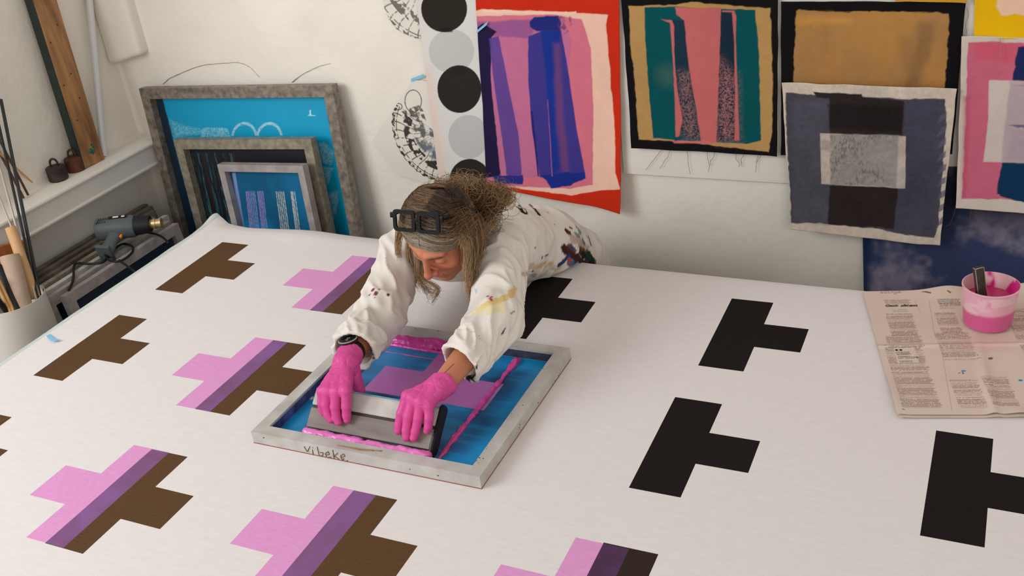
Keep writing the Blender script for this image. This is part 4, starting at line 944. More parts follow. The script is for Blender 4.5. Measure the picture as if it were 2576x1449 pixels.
for k in (0, 1): p.poly([(a[0] + .006 + .009 * k + .0036 * math.cos(t), a[1] + .007 + .0036 * math.sin(t)) for t in np.linspace(0, 6.28, 14)], (52, 40, 36), 0, soft=.0006)
for x, y in ((1300, 1117),): c = z7(x, y); p.poly([(c[0] + .0045 * math.cos(t), c[1] + .004 * math.sin(t)) for t in np.linspace(0, 6.28, 14)], (40, 140, 190), 0, soft=.0006)
for (x0, y0, x1, y1) in ((660, 560, 700, 800), (745, 880, 820, 1330), (560, 560, 600, 640)):
    q0, q1 = z7(x0, y0), z7(x1, y1); nrm = np.array([1, 0]) * .0006; p.poly([q0 - nrm, q0 + nrm, q1 + nrm, q1 - nrm], (150, 128, 114), 0, soft=.0004, alpha=.6)
for (x, y, w, h, r) in ((640, 503, .012, .0035, .5), (800, 510, .006, .003, .6), (1095, 960, .006, .0045, -.6), (566, 953, .006, .002, .2), (420, 510, .004, .002, .3), (478, 1325, .004, .002, .3), (350, 872, .004, .002, .1)):
    c = z7(x, y); cr_, sr_ = math.cos(r), math.sin(r); p.poly([(c[0] + w * math.cos(t) * cr_ - h * math.sin(t) * sr_, c[1] + w * math.cos(t) * sr_ + h * math.sin(t) * cr_) for t in np.linspace(0, 6.28, 16)], (110, 76, 44), .003, 120, .0008, .9)
p.mix((214, 150, 160), sstep(.09, .02, np.hypot(A[:, 0] - z7(1050, 850)[0], (A[:, 1] - z7(1050, 850)[1]) * 1.6)) * .35)
c = z7(890, 1055)
for dx, dy, w, h, cc in ((.004, -.004, .006, .003, (40, 130, 180)), (-.006, .003, .004, .0016, (90, 74, 66)), (.001, .004, .0018, .005, (80, 66, 60))): p.poly([(c[0] + dx + w * math.cos(t), c[1] + dy + h * math.sin(t)) for t in np.linspace(0, 6.28, 12)], cc, .002, 200, .0007, .9)
# relief: folds, lifted edges
def hz_(s, t):
    q = np.c_[s, t, s * 0]; fold = z7(0, 872)[1]
    h = .0035 + .004 * (fbm(q, 9, 2, 3)) + .004 * np.exp(-((t - fold * 1.0 - .0) / .006) ** 2) * 0
    h = h + .005 * np.exp(-(((s - .21) + (t - .3) * .10) / .012) ** 2) * sstep(.12, .45, t) + .003 * np.exp(-((t - (z7(600, 872)[1])) / .007) ** 2)
    h = h + .012 * sstep(.06, .0, t) * np.exp(-((s - .20) / .05) ** 2) + .016 * sstep(.10, .0, t) * np.exp(-((s - .40) / .07) ** 2) + .010 * sstep(.03, 0, s) * np.exp(-((t - .45) / .08) ** 2) * .5
    h = h + .006 * sstep(NH - .04, NH, t) * np.exp(-((s - .24) / .03) ** 2)
    return h
Hh = hz_(A[:, 0], A[:, 1])
XY = n0 + A[:, :1] * ne + A[:, 1:] * nd
news = root('newspaper', (*(n0 + ne * NW / 2 + nd * NH / 2), T + .002), 'crumpled newspaper under the tub of pink paint', 'newspaper')
obj('top_page', np.c_[XY, T + .0022 + Hh], grid_faces(nu, nv)[:, ::-1], M_news, news, col=p.c)
M_newsp = mat('newsprint_edge', (216, 198, 182), .85, var=.05, vscale=40)
k2 = 40; Sg2, Tg2 = np.meshgrid(np.linspace(0, NW, k2), np.linspace(0, NH, k2), indexing='ij'); A2 = np.c_[Sg2.ravel(), Tg2.ravel()]
for i, (ds, dt, sc) in enumerate(((.004, .006, .5), (.010, .003, .2))):
    q = A2 + np.array([ds, dt]); obj('under_page', np.c_[n0 + q[:, :1] * ne + q[:, 1:] * nd, T + .0022 + hz_(A2[:, 0], A2[:, 1]) * sc], grid_faces(k2, k2)[:, ::-1], M_newsp, news)
def letter(txt, s, t, size, shear=0, col=(62, 48, 42), ang=0, sp=1., bold=0, sx=1.):
    cu = bpy.data.curves.new('headline', 'FONT'); cu.body = txt; cu.size = size; cu.shear = shear; cu.space_character = sp; cu.offset = bold; cu.extrude = .0001
    o = bpy.data.objects.new('headline', cu); COL.objects.link(o)
    w = n0 + s * ne + t * nd; hh = hz_(np.array([s]), np.array([t]))[0]
    o.parent = news; o.location = Vector((w[0], w[1], T + .0022 + hh + .0012)) - Vector(ORG[news.name]); o.rotation_euler = (0, 0, math.atan2(ne[1], ne[0])); o.scale = (sx, 1, 1)
    dg = bpy.context.evaluated_depsgraph_get(); dg.update(); me = bpy.data.meshes.new_from_object(o.evaluated_get(dg))
    o2 = bpy.data.objects.new('headline', me); COL.objects.link(o2); o2.parent = news; o2.location = o.location; o2.rotation_euler = o.rotation_euler; o2.scale = o.scale
    bpy.data.objects.remove(o); bpy.data.curves.remove(cu); o2.name = 'headline'
    me.materials.clear(); me.materials.append(mat('headline_ink', col, .8)); return o2
q = z7(352, 602); 
_s = q[0]
for part, back in (('Oaxit', 0), ('afbl', -.0040), ('a', .0016), ('e', .0034), ('st', .0014)):
    _s -= back; o_ = letter(part, _s, q[1], .0125, .35, bold=.0003); _s += max(v.co.x for v in o_.data.vertices) - min(v.co.x for v in o_.data.vertices) * 0 + .0006
q = z7(320, 508); letter('KULTUR', q[0], q[1], .0105, 0, (150, 130, 116), sp=1.35)

# ================================================================== PAINT TUB WITH PALETTE KNIFE
tc = np.array([.0125, 2.279]); tz = T + .0105
tub = root('paint_tub', (*tc, tz), 'clear plastic tub of pink paint standing on the newspaper', 'tub')
M_tub = mat('pink_smeared_plastic', None, .32, spec=.5); M_tubink = mat('magenta_paint', (198, 46, 110), .22, var=.15, vscale=30, coat=.4)
nA = 128; rb, rt, th_ = .0515, .0600, .0014; Ht = .1
out = [(rb - .004, 0), (rb, .002)] + [(rb + (rt - rb) * z_ / Ht, z_) for z_ in np.linspace(.004, Ht - .006, 44)] + [(rt + .0005, Ht - .005), (rt + .0018, Ht - .0035), (rt + .0018, Ht - .001), (rt, Ht)]
inn = [(rt - th_, Ht)] + [(rb + (rt - rb) * z_ / Ht - th_, z_) for z_ in np.linspace(Ht - .003, .058, 26)]
v, f = lathe(out + inn, nA, (*tc, tz)); no = len(out)
ang = np.arctan2(v[:, 1] - tc[1], v[:, 0] - tc[0]); hh = v[:, 2] - tz; isin = np.arange(len(v)) >= no * nA
q3 = np.c_[np.cos(ang) * .06, np.sin(ang) * .06, hh]
c = np.tile(lin((222, 164, 184)), (len(v), 1))
lvl = sstep(.050, .040, hh + .012 * (fbm(q3, 24, 2, 3) - .5))
c = c * (1 - lvl[:, None]) + lin((204, 88, 140)) * lvl[:, None]
pal = sstep(.48, .60, fbm(q3 * np.array([1, 1, 2.2]), 22, 3, 9)) * (1 - lvl); c = c * (1 - .75 * pal[:, None]) + lin((226, 190, 196)) * .75 * pal[:, None]
ve = sstep(.56, .66, fbm(q3 * np.array([1, 1, .8]), 34, 3, 15)) * sstep(.055, .085, hh); c = c * (1 - .6 * ve[:, None]) + lin((206, 60, 140)) * .6 * ve[:, None]
ci = np.tile(lin((224, 186, 186)), (len(v), 1)); st = np.maximum(sstep(.54, .60, fbm(q3 * np.array([1, 1, .6]), 28, 3, 21)), sstep(.060, .0585, hh)); ci = ci * (1 - st[:, None]) + lin((206, 36, 132)) * st[:, None]
c[isin] = ci[isin]
obj('tub_wall', v, f, M_tub, tub, 'auto', col=c)
v, f = lathe([(0, 0), (rb - .004, 0)], nA, (*tc, tz + .0003)); obj('tub_bottom', v, f, mat('pale_tub_base', (226, 170, 190), .4), tub, False)
ri = rb + (rt - rb) * .6 - th_ - .0003; rad = np.linspace(0, ri, 14); prof = [(r_, .0605 + .0025 * (r_ / ri) ** 4) for r_ in rad[::-1]]
v, f = lathe(prof, nA, (*tc, tz)); v[:, 2] += .0035 * (fbm(v, 40, 2, 4) - .5); obj('paint_surface', v, f[::1], M_tubink, tub)
k0 = np.array([tc[0] - .012, tc[1] - .012, tz + .045]); k1 = at_y(2461, 672, tc[1] - .004)
kn = root('palette_knife', k0, 'dark worn handle of a palette knife standing in the pink paint', 'palette knife')
M_kn = mat('dark_oiled_wood', (40, 32, 28), .5, rgb2=(66, 56, 50), vscale=60, bump=.2, bscale=120)
d = (k1 - k0) / np.linalg.norm(k1 - k0); v, f = bar(k0, k1, .0225, .013, (.5, -.8, 0), .0035); obj('handle', v, f, M_kn, kn, 'auto')
s, u, dd = frame_axes(d, (.5, -.8, 0)); mb = MB()
for a_, b_ in ((1, 1), (-1, 1)): v, f = tube([k0 + dd * .02 + s * a_ * .0098 + u * b_ * .0053, k1 - dd * .002 + s * a_ * .0098 + u * b_ * .0053], .0011, 6); mb.add(v, f)
v, f = tube([k1 - dd * .0012 - s * .0095 + u * .0052, k1 - dd * .0012 + s * .0095 + u * .0052], .0011, 6); mb.add(v, f)
v, f = tube([k1 - dd * .0012 - s * .0098 + u * .0052, k1 - dd * .0012 - s * .0098 - u * .0052], .0011, 6); mb.add(v, f)
mb.build('worn_edges', [mat('worn_bare_wood', (176, 150, 132), .6)], kn)
v, f = bar(k0 + np.array([0, 0, .004]) - d * .03, k0 + d * .02, .016, .002, (.5, -.8, 0), .0006); obj('blade', v, f, mat('steel_blade', (150, 150, 150), .3, .8), kn, 'auto')
# ================================================================== PERSON LEANING OVER THE TABLE
def H(x, y, z): return np.array([x, y, T + z])
shR, shL = H(-1.100, 2.055, .205), H(-1.378, 2.03, .180)
elR, elL = H(-1.005, 1.800, .158), H(-1.330, 1.805, .120)
wrR = at_y(1113, 968, 1.572); wrL = at_y(874, 902, 1.592)
tbl_c = np.array([(tx0 + tx1) / 2, (ty0 + ty1) / 2, T - .02]); tbl_h = np.array([(tx1 - tx0) / 2, (ty1 - ty0) / 2 + .008, .027])
def Rz_(a): c, s = math.cos(a), math.sin(a); return np.array([[c, -s, 0], [s, c, 0], [0, 0, 1.]])
def Rx_(a): c, s = math.cos(a), math.sin(a); return np.array([[1., 0, 0], [0, c, -s], [0, s, c]])
def Ry_(a): c, s = math.cos(a), math.sin(a); return np.array([[c, 0, s], [0, 1., 0], [-s, 0, c]])
HS = 1.0
HR = Rz_(math.radians(-13)) @ Rx_(math.radians(37)) @ Ry_(math.radians(10))
HC = H(-1.184, 1.930, .313)
def h2w(q): return HC + HS * (np.atleast_2d(q) @ HR.T)
def w2h(p): return (p - HC) @ HR / HS
nk0 = h2w((0, .040, -.055))[0]; nk1 = H(-1.238, 2.075, .195)
per = root('person', H(-1.18, 2.50, -T), 'woman in paint-stained white jacket leaning over the table with a squeegee', 'person')

def torso(p, g):
    d = np.full(len(p), 1.)
    for s in (-1, 1):
        a, b, c = H(-1.205 + s * .076, 2.525, -.085), H(-1.205 + s * .066, 2.36, .062), H(-1.232 + s * .074, 2.175, .150)
        d = smin(d, cone(p, a, b, .108 + g, .092 + g), .05); d = smin(d, cone(p, b, c, .092 + g, .092 + g), .05)
        d = smin(d, cone(p, c, shR - np.array([.03, 0, .01]) if s > 0 else shL + np.array([.03, 0, -.005]), .092 + g, .050 + g), .05)
    return d
# ---- skin: one continuous body
def body_sdf(p):
    d = torso(p, -.028)
    for sh, el, wr in ((shR, elR, wrR), (shL, elL, wrL)):
        d = smin(d, cone(p, sh, el, .044, .036), .03); d = smin(d, cone(p, el, wr, .0385, .0245), .015)
    d = smin(d, cone(p, nk1, nk0, .058, .050), .04)
    for s in (-1, 1):
        hip, kn_, an = H(-1.195 + s * .085, 2.54, -.08), H(-1.155 + s * .10, 2.535, -.43), H(-1.15 + s * .11, 2.60, -.79)
        d = smin(d, cone(p, hip, kn_, .076, .054), .03); d = smin(d, cone(p, kn_, an, .054, .036), .02)
        d = smin(d, cone(p, an + np.array([0, .02, -.035]), an + np.array([0, -.14, -.045]), .028, .024), .02)
    return d
def head_sdf(w):
    p = w2h(w); d = ell(p, (0, .002, .030), (.0740, .0780, .0720))
    d = smin(d, ell(p, (0, -.036, -.030), (.0555, .055, .083)), .03)
    q = p.copy(); q[:, 0] = np.abs(q[:, 0])
    d = smin(d, cone(q, (.050, -.002, -.056), (.012, -.070, -.100), .020, .015), .022)
    d = smin(d, ell(p, (0, -.079, -.100), (.019, .015, .015)), .014)          # chin
    d = smin(d, ell(q, (.041, -.060, -.024), (.024, .022, .019)), .018)        # cheekbones
    d = smin(d, cone(q, (.010, -.0845, .021), (.043, -.070, .024), .0090, .0075), .012)   # brow ridge
    d = smax(d, -ell(q, (.031, -.0985, .002), (.019, .017, .0125)), .012)      # eye sockets
    d = smin(d, ell(q, (.0305, -.0755, .0035), (.0150, .0125, .0118)), .003)   # lowered lids
    d = smin(d, cone(p, (0, -.0880, .016), (0, -.1110, -.030), .0068, .0088), .009)     # nose bridge
    d = smin(d, ell(p, (0, -.1130, -.034), (.0105, .0105, .0095)), .007)
    d = smin(d, ell(q, (.0125, -.0990, -.0385), (.0078, .0100, .0075)), .006)
    d = smax(d, -ell(q, (.0060, -.1050, -.0465), (.0036, .0060, .0035)), .002)
    d = smin(d, ell(p, (0, -.071, -.064), (.031, .024, .026)), .014)           # muzzle
    d = smin(d, ell(p, (0, -.0935, -.0605), (.0215, .0075, .0046)), .005)      # lips
    d = smin(d, ell(p, (0, -.0925, -.0715), (.0185, .0078, .0056)), .005)
    d = smax(d, -cone(q, (0, -.1020, -.0665), (.0225, -.0905, -.0610), .0024, .0013), .003)
    d = smax(d, -cone(q, (.0175, -.094, -.040), (.031, -.081, -.066), .0018, .0010), .009)   # smile fold
    e = (p - np.array([0, 0, 0])); 
    d = smin(d, ell(q, (.0765, .016, -.006), (.0075, .0165, .0300), Rx_(.2)), .005)
    d = smin(d * HS, cone(w, nk1, nk0, .060, .050), .035)
    return d
V1, F1 = sdf_mesh(head_sdf, HC - .175, HC + .175, .0023)
keep = (V1 - nk1) @ (nk0 - nk1) > 0
fk = keep[F1].all(1); F1 = F1[fk]; us = np.unique(F1); mp = np.full(len(V1), -1); mp[us] = np.arange(len(us)); V1 = V1[us]; F1 = mp[F1]
V2, F2 = sdf_mesh(body_sdf, H(-1.52, 1.50, -.868), H(-.88, 2.72, .33), .0045)
# colours of the skin
def skin_col(V):
    p = w2h(V); n = fbm(V, 90, 3, 3); c = np.tile(lin((192, 124, 92)), (len(V), 1))
    q = p.copy(); q[:, 0] = np.abs(q[:, 0])
    def blob(cn, r): return np.exp(-(((q - np.array(cn)) / np.array(r)) ** 2).sum(1))
    for cn, r, col, a in (((.040, -.075, -.026), (.024, .03, .020), (202, 104, 84), .7), ((0, -.112, -.034), (.014, .02, .012), (204, 104, 86), .7), ((0, -.09, .045), (.04, .03, .02), (206, 134, 100), .5),
                          ((0, -.10, -.0605), (.022, .012, .0045), (176, 88, 78), .9), ((0, -.10, -.072), (.019, .012, .006), (182, 92, 80), .9), ((0, -.098, -.066), (.024, .014, .0016), (110, 52, 46), .9),
                          ((.031, -.086, -.0035), (.016, .014, .0028), (60, 36, 32), 1.), ((.031, -.083, .008), (.016, .014, .004), (176, 112, 88), .6),
                          ((.022, -.087, .0225), (.013, .016, .0044), (80, 54, 40), 1.), ((.041, -.076, .0245), (.013, .016, .0040), (84, 56, 42), 1.), ((.006, -.106, -.0465), (.003, .006, .003), (96, 48, 40), .9)):
        a_ = (a * blob(cn, r))[:, None]; c = c * (1 - a_) + lin(col) * a_
    return c * (1 + .16 * (n[:, None] - .5))
M_skin = mat('skin', None, .5, sss=.12, spec=.35, bump=.06, bscale=420)
# ---- gloved hands: fingers curl over the rail, thumb behind it
kq = nq @ s0
def on_sq(x, y, off):       # measured point at a height off above the front face of the squeegee
    d = ray(x, y); t = (kq + off - nq @ CAM) / (nq @ d); return CAM + d * t
def back_sq(x, u, off=-.041): return np.array([x, 0, 0]) + s0 * np.array([0, 1, 1]) + uq * u + nq * off
HANDS = {
 'R': dict(end=.006, wr=wrR, el=elR, mcp=[(1025, 996), (1041, 1002), (1059, 1011), (1078, 1019)], pip=[(1010, 1040), (1027.5, 1048), (1052, 1053), (1079, 1052)], dip=[(1003.5, 1068), (1022.5, 1083), (1045.5, 1085), (1077, 1074)], tip=[(1001.5, 1084), (1021.5, 1101), (1040.5, 1102), (1073.5, 1084)], om=.036,
           thumb=[wrR + np.array([-.022, -.012, -.004]), back_sq(-1.085, .098, -.040), back_sq(-1.098, .075), back_sq(-1.106, .055)]),
 'L': dict(end=.016, wr=wrL, el=elL, mcp=[(871, 983), (846, 984), (825, 984), (811, 984)], pip=[(871, 1022), (843, 1024), (820.5, 1018), (809, 1012)], dip=[(872, 1045), (846.5, 1050), (825, 1043), (810, 1028)], tip=[(873, 1056), (851.5, 1062), (832, 1056), (813, 1038)], om=.040,
           thumb=[wrL + np.array([.018, -.012, -.004]), back_sq(-1.254, .102, -.040), back_sq(-1.250, .080), back_sq(-1.252, .058)])}
def glove_fn(h):
    ns = 4; J = []
    for i in range(4):
        J.append((on_sq(*h['mcp'][i], h['om'] - (.004 if i == 3 else 0)), on_sq(*h['pip'][i], .0255), on_sq(*h['dip'][i], .0145), on_sq(*h['tip'][i], .0105)))
    wr, el = h['wr'], h['el']; fa = (el - wr) / np.linalg.norm(el - wr); R_ = [.0098, .0102, .0098, .0088]
    end = wr + fa * (h['end'] + .002)
    pc = (J[0][0] + J[3][0]) / 2
    def fn(p):
        d = np.full(len(p), 1.)
        for i in range(4):
            m, a, b, c = J[i]; r = R_[i]
            base = wr + (m - wr) * .18
            d = smin(d, cone(p, base, m, .0175, .0130), .012)
        cuff = cone(p, wr + (pc - wr) * .1, end, .0285, .0325); rr = np.sqrt(np.maximum(0, ((p - wr) ** 2).sum(1) - ((p - wr) @ fa) ** 2))
        ax = (p - wr) @ fa
        d = smin(d, cuff, .012)
        th = h['thumb']
        t_ = smin(cone(p, th[0], th[1], .0165, .0125), cone(p, th[1], th[2], .0122, .0108), .006); t_ = smin(t_, cone(p, th[2], th[3], .0108, .0092), .003)
        d = smin(d, t_, .009)
        d = d + .0015 * ((1 - np.abs(2 * fbm(p, 60, 2, 14) - 1)) ** 5 - .25) + .0004 * (fbm(p, 120, 2, 6) - .5)
        f_ = np.full(len(p), 1.)
        for i in range(4):
            m, a, b, c = J[i]; r = R_[i]
            e = smin(cone(p, m, a, r * 1.20, r * 1.10), cone(p, a, b, r * 1.10, r * 1.0), .003); e = smin(e, cone(p, b, c, r * 1.0, r * .86), .003)
            tt = np.clip(((p - m) @ (c - m)) / ((c - m) @ (c - m)), 0, 1)
            e = e + .0002 * (fbm(p, 160, 2, 9 + i) - .5)
            f_ = smin(f_, e, .0012)
        d = smin(d, f_, .0055)
        d = np.maximum(d, ax - h['end'] - .004 * np.sin(np.arctan2((p - wr) @ np.array([1., 0, 0]), (p - wr) @ np.array([0, 0, 1.])) * 2))                       # cuff opening
        # stay out of the squeegee
        q = np.c_[p[:, 0], (p - s0 * np.array([0, 1, 1])) @ uq, (p - s0 * np.array([0, 1, 1])) @ nq]
        bx = boxd(q, ((xa + xb) / 2, .045, -.015), ((xb - xa) / 2, .0470, .0150), .003)
        return smax(d, -bx, .002)
    allp = np.array([q for j in J for q in j] + [wr, end] + h['thumb'])
    return fn, allp.min(0) - .04, allp.max(0) + .04
M_glove = mat('pink_nitrile', (206, 70, 142), .5, var=.05, vscale=60, bump=.10, bscale=260, spec=.4)
for k in ('R', 'L'):
    fn, lo, hi = glove_fn(HANDS[k]); V, F = sdf_mesh(fn, lo, hi, .0013)
    obj('glove', V, F, M_glove, per)
# the hand inside the glove continues the body
def hands_skin(p):
    d = np.full(len(p), 1.)
    for k in ('R', 'L'):
        h = HANDS[k]; m = on_sq(*h['mcp'][1], .034); d = np.minimum(d, cone(p, h['wr'], h['wr'] * .55 + m * .45, .0215, .0165))
    return d
_b = body_sdf
V2, F2 = sdf_mesh(lambda p: smin(_b(p), hands_skin(p), .01), H(-1.52, 1.50, -.868), H(-.88, 2.72, .33), .0042)
Vb = np.concatenate([V1, V2]); Fb = np.concatenate([F1, F2 + len(V1)])
obj('body', Vb, Fb, M_skin, per, col=skin_col(Vb))

# ---- jacket with folds, open cuffs, paint stains
def foldfn(p, a, b, amp, k, ph, skew):
    ab = b - a; L_ = np.linalg.norm(ab); t = ((p - a) @ ab) / L_; q = p - a - t[:, None] * ab / L_
    s, u, _ = frame_axes(ab); th = np.arctan2(q @ u, q @ s)
    n = fbm(np.c_[t * k * .42 + skew * np.sin(th + ph), 1.1 * np.cos(th), 1.1 * np.sin(th)] + ph * 5, .8, 2, int(ph * 10)); w = (1 - np.abs(2 * n - 1)) ** 3
    return -amp * 1.5 * (w - .45)
cfR, cfL = elR + (wrR - elR) * .68, elL + (wrL - elL) * .80
def jacket_sdf(p):
    d = torso(p, .004)
    d = d + .007 * (fbm(p * np.array([1, .8, 1]), 6, 2, 31) - .5) + -.010 * ((1 - np.abs(2 * fbm(p * np.array([.7, 1.2, 1]), 10, 3, 41) - 1)) ** 3 - .4)
    # hem and back hang a little
    d = smin(d, cone(p, H(-1.238, 2.10, .205), H(-1.228, 2.03, .222), .070, .062), .03)   # collar stand
    for sh, el, cf, ph in ((shR, elR, cfR, .3), (shL, elL, cfL, 1.7)):
        fa = (cf - el) / np.linalg.norm(cf - el)
        u = cone(p, sh, el, .064, .056) + foldfn(p, sh, el, .0085, 46, ph, 1.6)
        l = cone(p, el, cf, .057, .048) + foldfn(p, el, cf, .0105, 52, ph + .5, 1.5)
        ax = (p - cf) @ fa; rr = np.sqrt(np.maximum(0, ((p - cf) ** 2).sum(1) - ax ** 2))
        l = l - .0022 * ((ax > -.050) & (ax < 0)) + .0016 * np.exp(-((ax + .051) / .003) ** 2)       # stitched cuff band
        s_ = smin(u, l, .028)
        s_ = np.maximum(s_, ax - .002 - .008 * np.sin(np.arctan2(p[:, 0] - cf[0], p[:, 2] - cf[2]) + ph))
        inner = np.maximum(rr - .0425, -.075 - ax)
        s_ = np.maximum(s_, -inner * np.where(ax > -.09, 1, -1) if False else -inner)
        d = smin(d, s_, .030)
    d = d + .003 * np.exp(-(np.abs(np.sqrt(((p - shR) ** 2).sum(1)) - .075) / .004) ** 2) * 0
    d = np.maximum(d, -(p[:, 2] - (T - .24)))
    # lies on the table edge, never through it
    d = smax(d, -boxd(p, tbl_c, tbl_h + .0035, .004), .006)
    hd = cone(p, nk1 + (nk0 - nk1) * .30, nk0 + (nk0 - nk1) * .8, .063, .085)
    return smax(d, -hd, .006)
VJ, FJ = sdf_mesh(jacket_sdf, H(-1.56, 1.56, -.27), H(-.87, 2.74, .36), .0036)
fj = np.zeros((len(VJ), 3)) + lin((224, 218, 209))
nj = fbm(VJ, 12, 3, 2); fj = fj * (1 + .06 * (nj[:, None] - .5))
from mathutils.bvhtree import BVHTree
bvh = BVHTree.FromPolygons([tuple(v) for v in VJ], [tuple(int(i) for i in f) for f in FJ])
def hitJ(x, y):
    d = ray(x, y); r = bvh.ray_cast(Vector(CAM), Vector(d / np.linalg.norm(d))); return None if r[0] is None else np.array(r[0])
nfine = fbm(VJ, 130, 3, 5); nmid = fbm(VJ, 45, 3, 8)
def cloth_mark(pts, r, col, a=1., ragged=.6, sc=0):
    """pigment soaked in, and the darkened right cuff, along a measured polyline on the cloth"""
    global fj
    H_ = [hitJ(*q) for q in pts]; H_ = [h for h in H_ if h is not None]
    if not H_: return
    if len(H_) == 1: dd = np.sqrt(((VJ - H_[0]) ** 2).sum(1))
    else: dd = np.minimum.reduce([cone(VJ, p0, p1 + 1e-5, 0, 0) for p0, p1 in zip(H_[:-1], H_[1:])])
    n = nfine if sc == 0 else nmid
    m = a * sstep(r * 1.15, r * .75, dd + r * ragged * 2 * (n - .5)); fj = fj * (1 - m[:, None]) + lin(col) * m[:, None]
dk = (34, 28, 28)
# brushed lettering on the back
cloth_mark([(1290, 502), (1300, 508), (1305, 516), (1312, 527), (1320, 537)], .0042, dk, ragged=.2); cloth_mark([(1296, 504), (1308, 512), (1318, 524), (1325, 538)], .0034, dk, ragged=.2)
cloth_mark([(1300, 520), (1308, 526), (1314, 534)], .0038, dk, ragged=.3); cloth_mark([(1282, 501), (1292, 499)], .004, dk, ragged=.2)
cloth_mark([(1304, 500), (1318, 504), (1332, 514), (1344, 524)], .0030, dk, ragged=.2); cloth_mark([(1344, 524), (1350, 532), (1356, 540)], .0062, dk, ragged=.3)
# work stains over the hip
cloth_mark([(1418, 626), (1436, 638), (1456, 654), (1476, 664)], .013, (66, 34, 36)); cloth_mark([(1460, 630), (1478, 645), (1490, 662)], .016, (44, 28, 30)); cloth_mark([(1430, 622), (1446, 632)], .010, (86, 44, 44), .9)
cloth_mark([(1476, 636), (1490, 652), (1497, 660)], .010, (34, 62, 52), .9); cloth_mark([(1406, 668), (1420, 655), (1430, 646)], .009, (30, 68, 112)); cloth_mark([(1432, 656), (1440, 664), (1450, 666)], .010, (36, 76, 124), .9); cloth_mark([(1430, 652), (1434, 656)], .007, (180, 72, 60))
cloth_mark([(1424, 580), (1434, 586)], .0065, (84, 38, 44)); cloth_mark([(1450, 570), (1460, 584)], .008, (70, 118, 132), .8); cloth_mark([(1446, 586), (1456, 594)], .006, (74, 112, 112), .8); cloth_mark([(1480, 596), (1487, 616)], .0055, (36, 84, 144)); cloth_mark([(1466, 604), (1470, 612)], .0065, (36, 84, 140), .9)
cloth_mark([(1440, 600), (1460, 612), (1474, 624)], .014, (150, 100, 76), .55, 1.); cloth_mark([(1436, 618), (1442, 626)], .007, (50, 72, 110), .8); cloth_mark([(1434, 572), (1438, 574)], .004, (120, 60, 56)); cloth_mark([(1456, 552)], .003, (110, 160, 190), .7)
cloth_mark([(1347, 623)], .0035, (146, 58, 48)); cloth_mark([(1377, 534)], .0035, (176, 110, 100), .8); cloth_mark([(1364, 648)], .004, (52, 92, 146)); cloth_mark([(1372, 644), (1378, 641)], .003, (70, 108, 160)); cloth_mark([(1370, 662)], .004, (64, 92, 130)); cloth_mark([(1395, 565)], .0025, (130, 80, 66))
cloth_mark([(1330, 670), (1360, 668), (1390, 664)], .010, (190, 160, 112), .6, 1.); cloth_mark([(1340, 682)], .005, (40, 40, 40)); cloth_mark([(1390, 676), (1410, 672)], .006, (190, 168, 90), .7); cloth_mark([(1316, 690), (1345, 696)], .008, (120, 70, 60), .5, 1.)
# sleeves
cloth_mark([(1216, 770), (1240, 760), (1262, 752), (1284, 742), (1296, 728)], .0085, (214, 178, 84), .75, .9); cloth_mark([(1198, 782), (1230, 778), (1260, 774)], .013, (226, 208, 140), .6, 1.); cloth_mark([(1150, 900), (1165, 908), (1180, 915)], .013, (228, 210, 146), .6, 1.); cloth_mark([(1150, 880), (1160, 900)], .010, (226, 206, 150), .5)
cloth_mark([(1226, 745)], .003, (168, 40, 70)); cloth_mark([(1232, 749), (1236, 756)], .003, (172, 44, 74)); cloth_mark([(1238, 746)], .0022, (172, 44, 74)); cloth_mark([(1196, 728), (1199, 736)], .003, (150, 186, 214), .8); cloth_mark([(1270, 828), (1263, 840)], .0026, (52, 48, 54)); cloth_mark([(1273, 823)], .0025, (52, 48, 54)); cloth_mark([(1284, 788), (1294, 783)], .0018, (80, 80, 110), .8)
for x, y, r, c in ((938, 730, .006, (126, 62, 92)), (946, 738, .007, (118, 56, 84)), (954, 728, .004, (140, 84, 110)), (930, 742, .004, (136, 72, 100)), (976, 741, .0042, (96, 36, 52)), (942, 748, .003, (150, 80, 100)), (1140, 912, .003, (96, 140, 170)), (1190, 948, .012, (36, 34, 40)), (1180, 950, .010, (40, 38, 44)), (926, 896, .004, (180, 90, 96)), (934, 882, .0035, (60, 70, 100)), (938, 892, .005, (44, 50, 78)), (940, 900, .004, (40, 44, 70)), (918, 872, .004, (90, 84, 96)), (1240, 925, .003, (60, 60, 60))): cloth_mark([(x, y)], r, c)  # small spots, plus a near-black pair darkening the right cuff
M_jacket = mat('white_work_jacket', None, .85, spec=.12, bump=.07, bscale=520)
obj('jacket', VJ, FJ, M_jacket, per, col=fj)
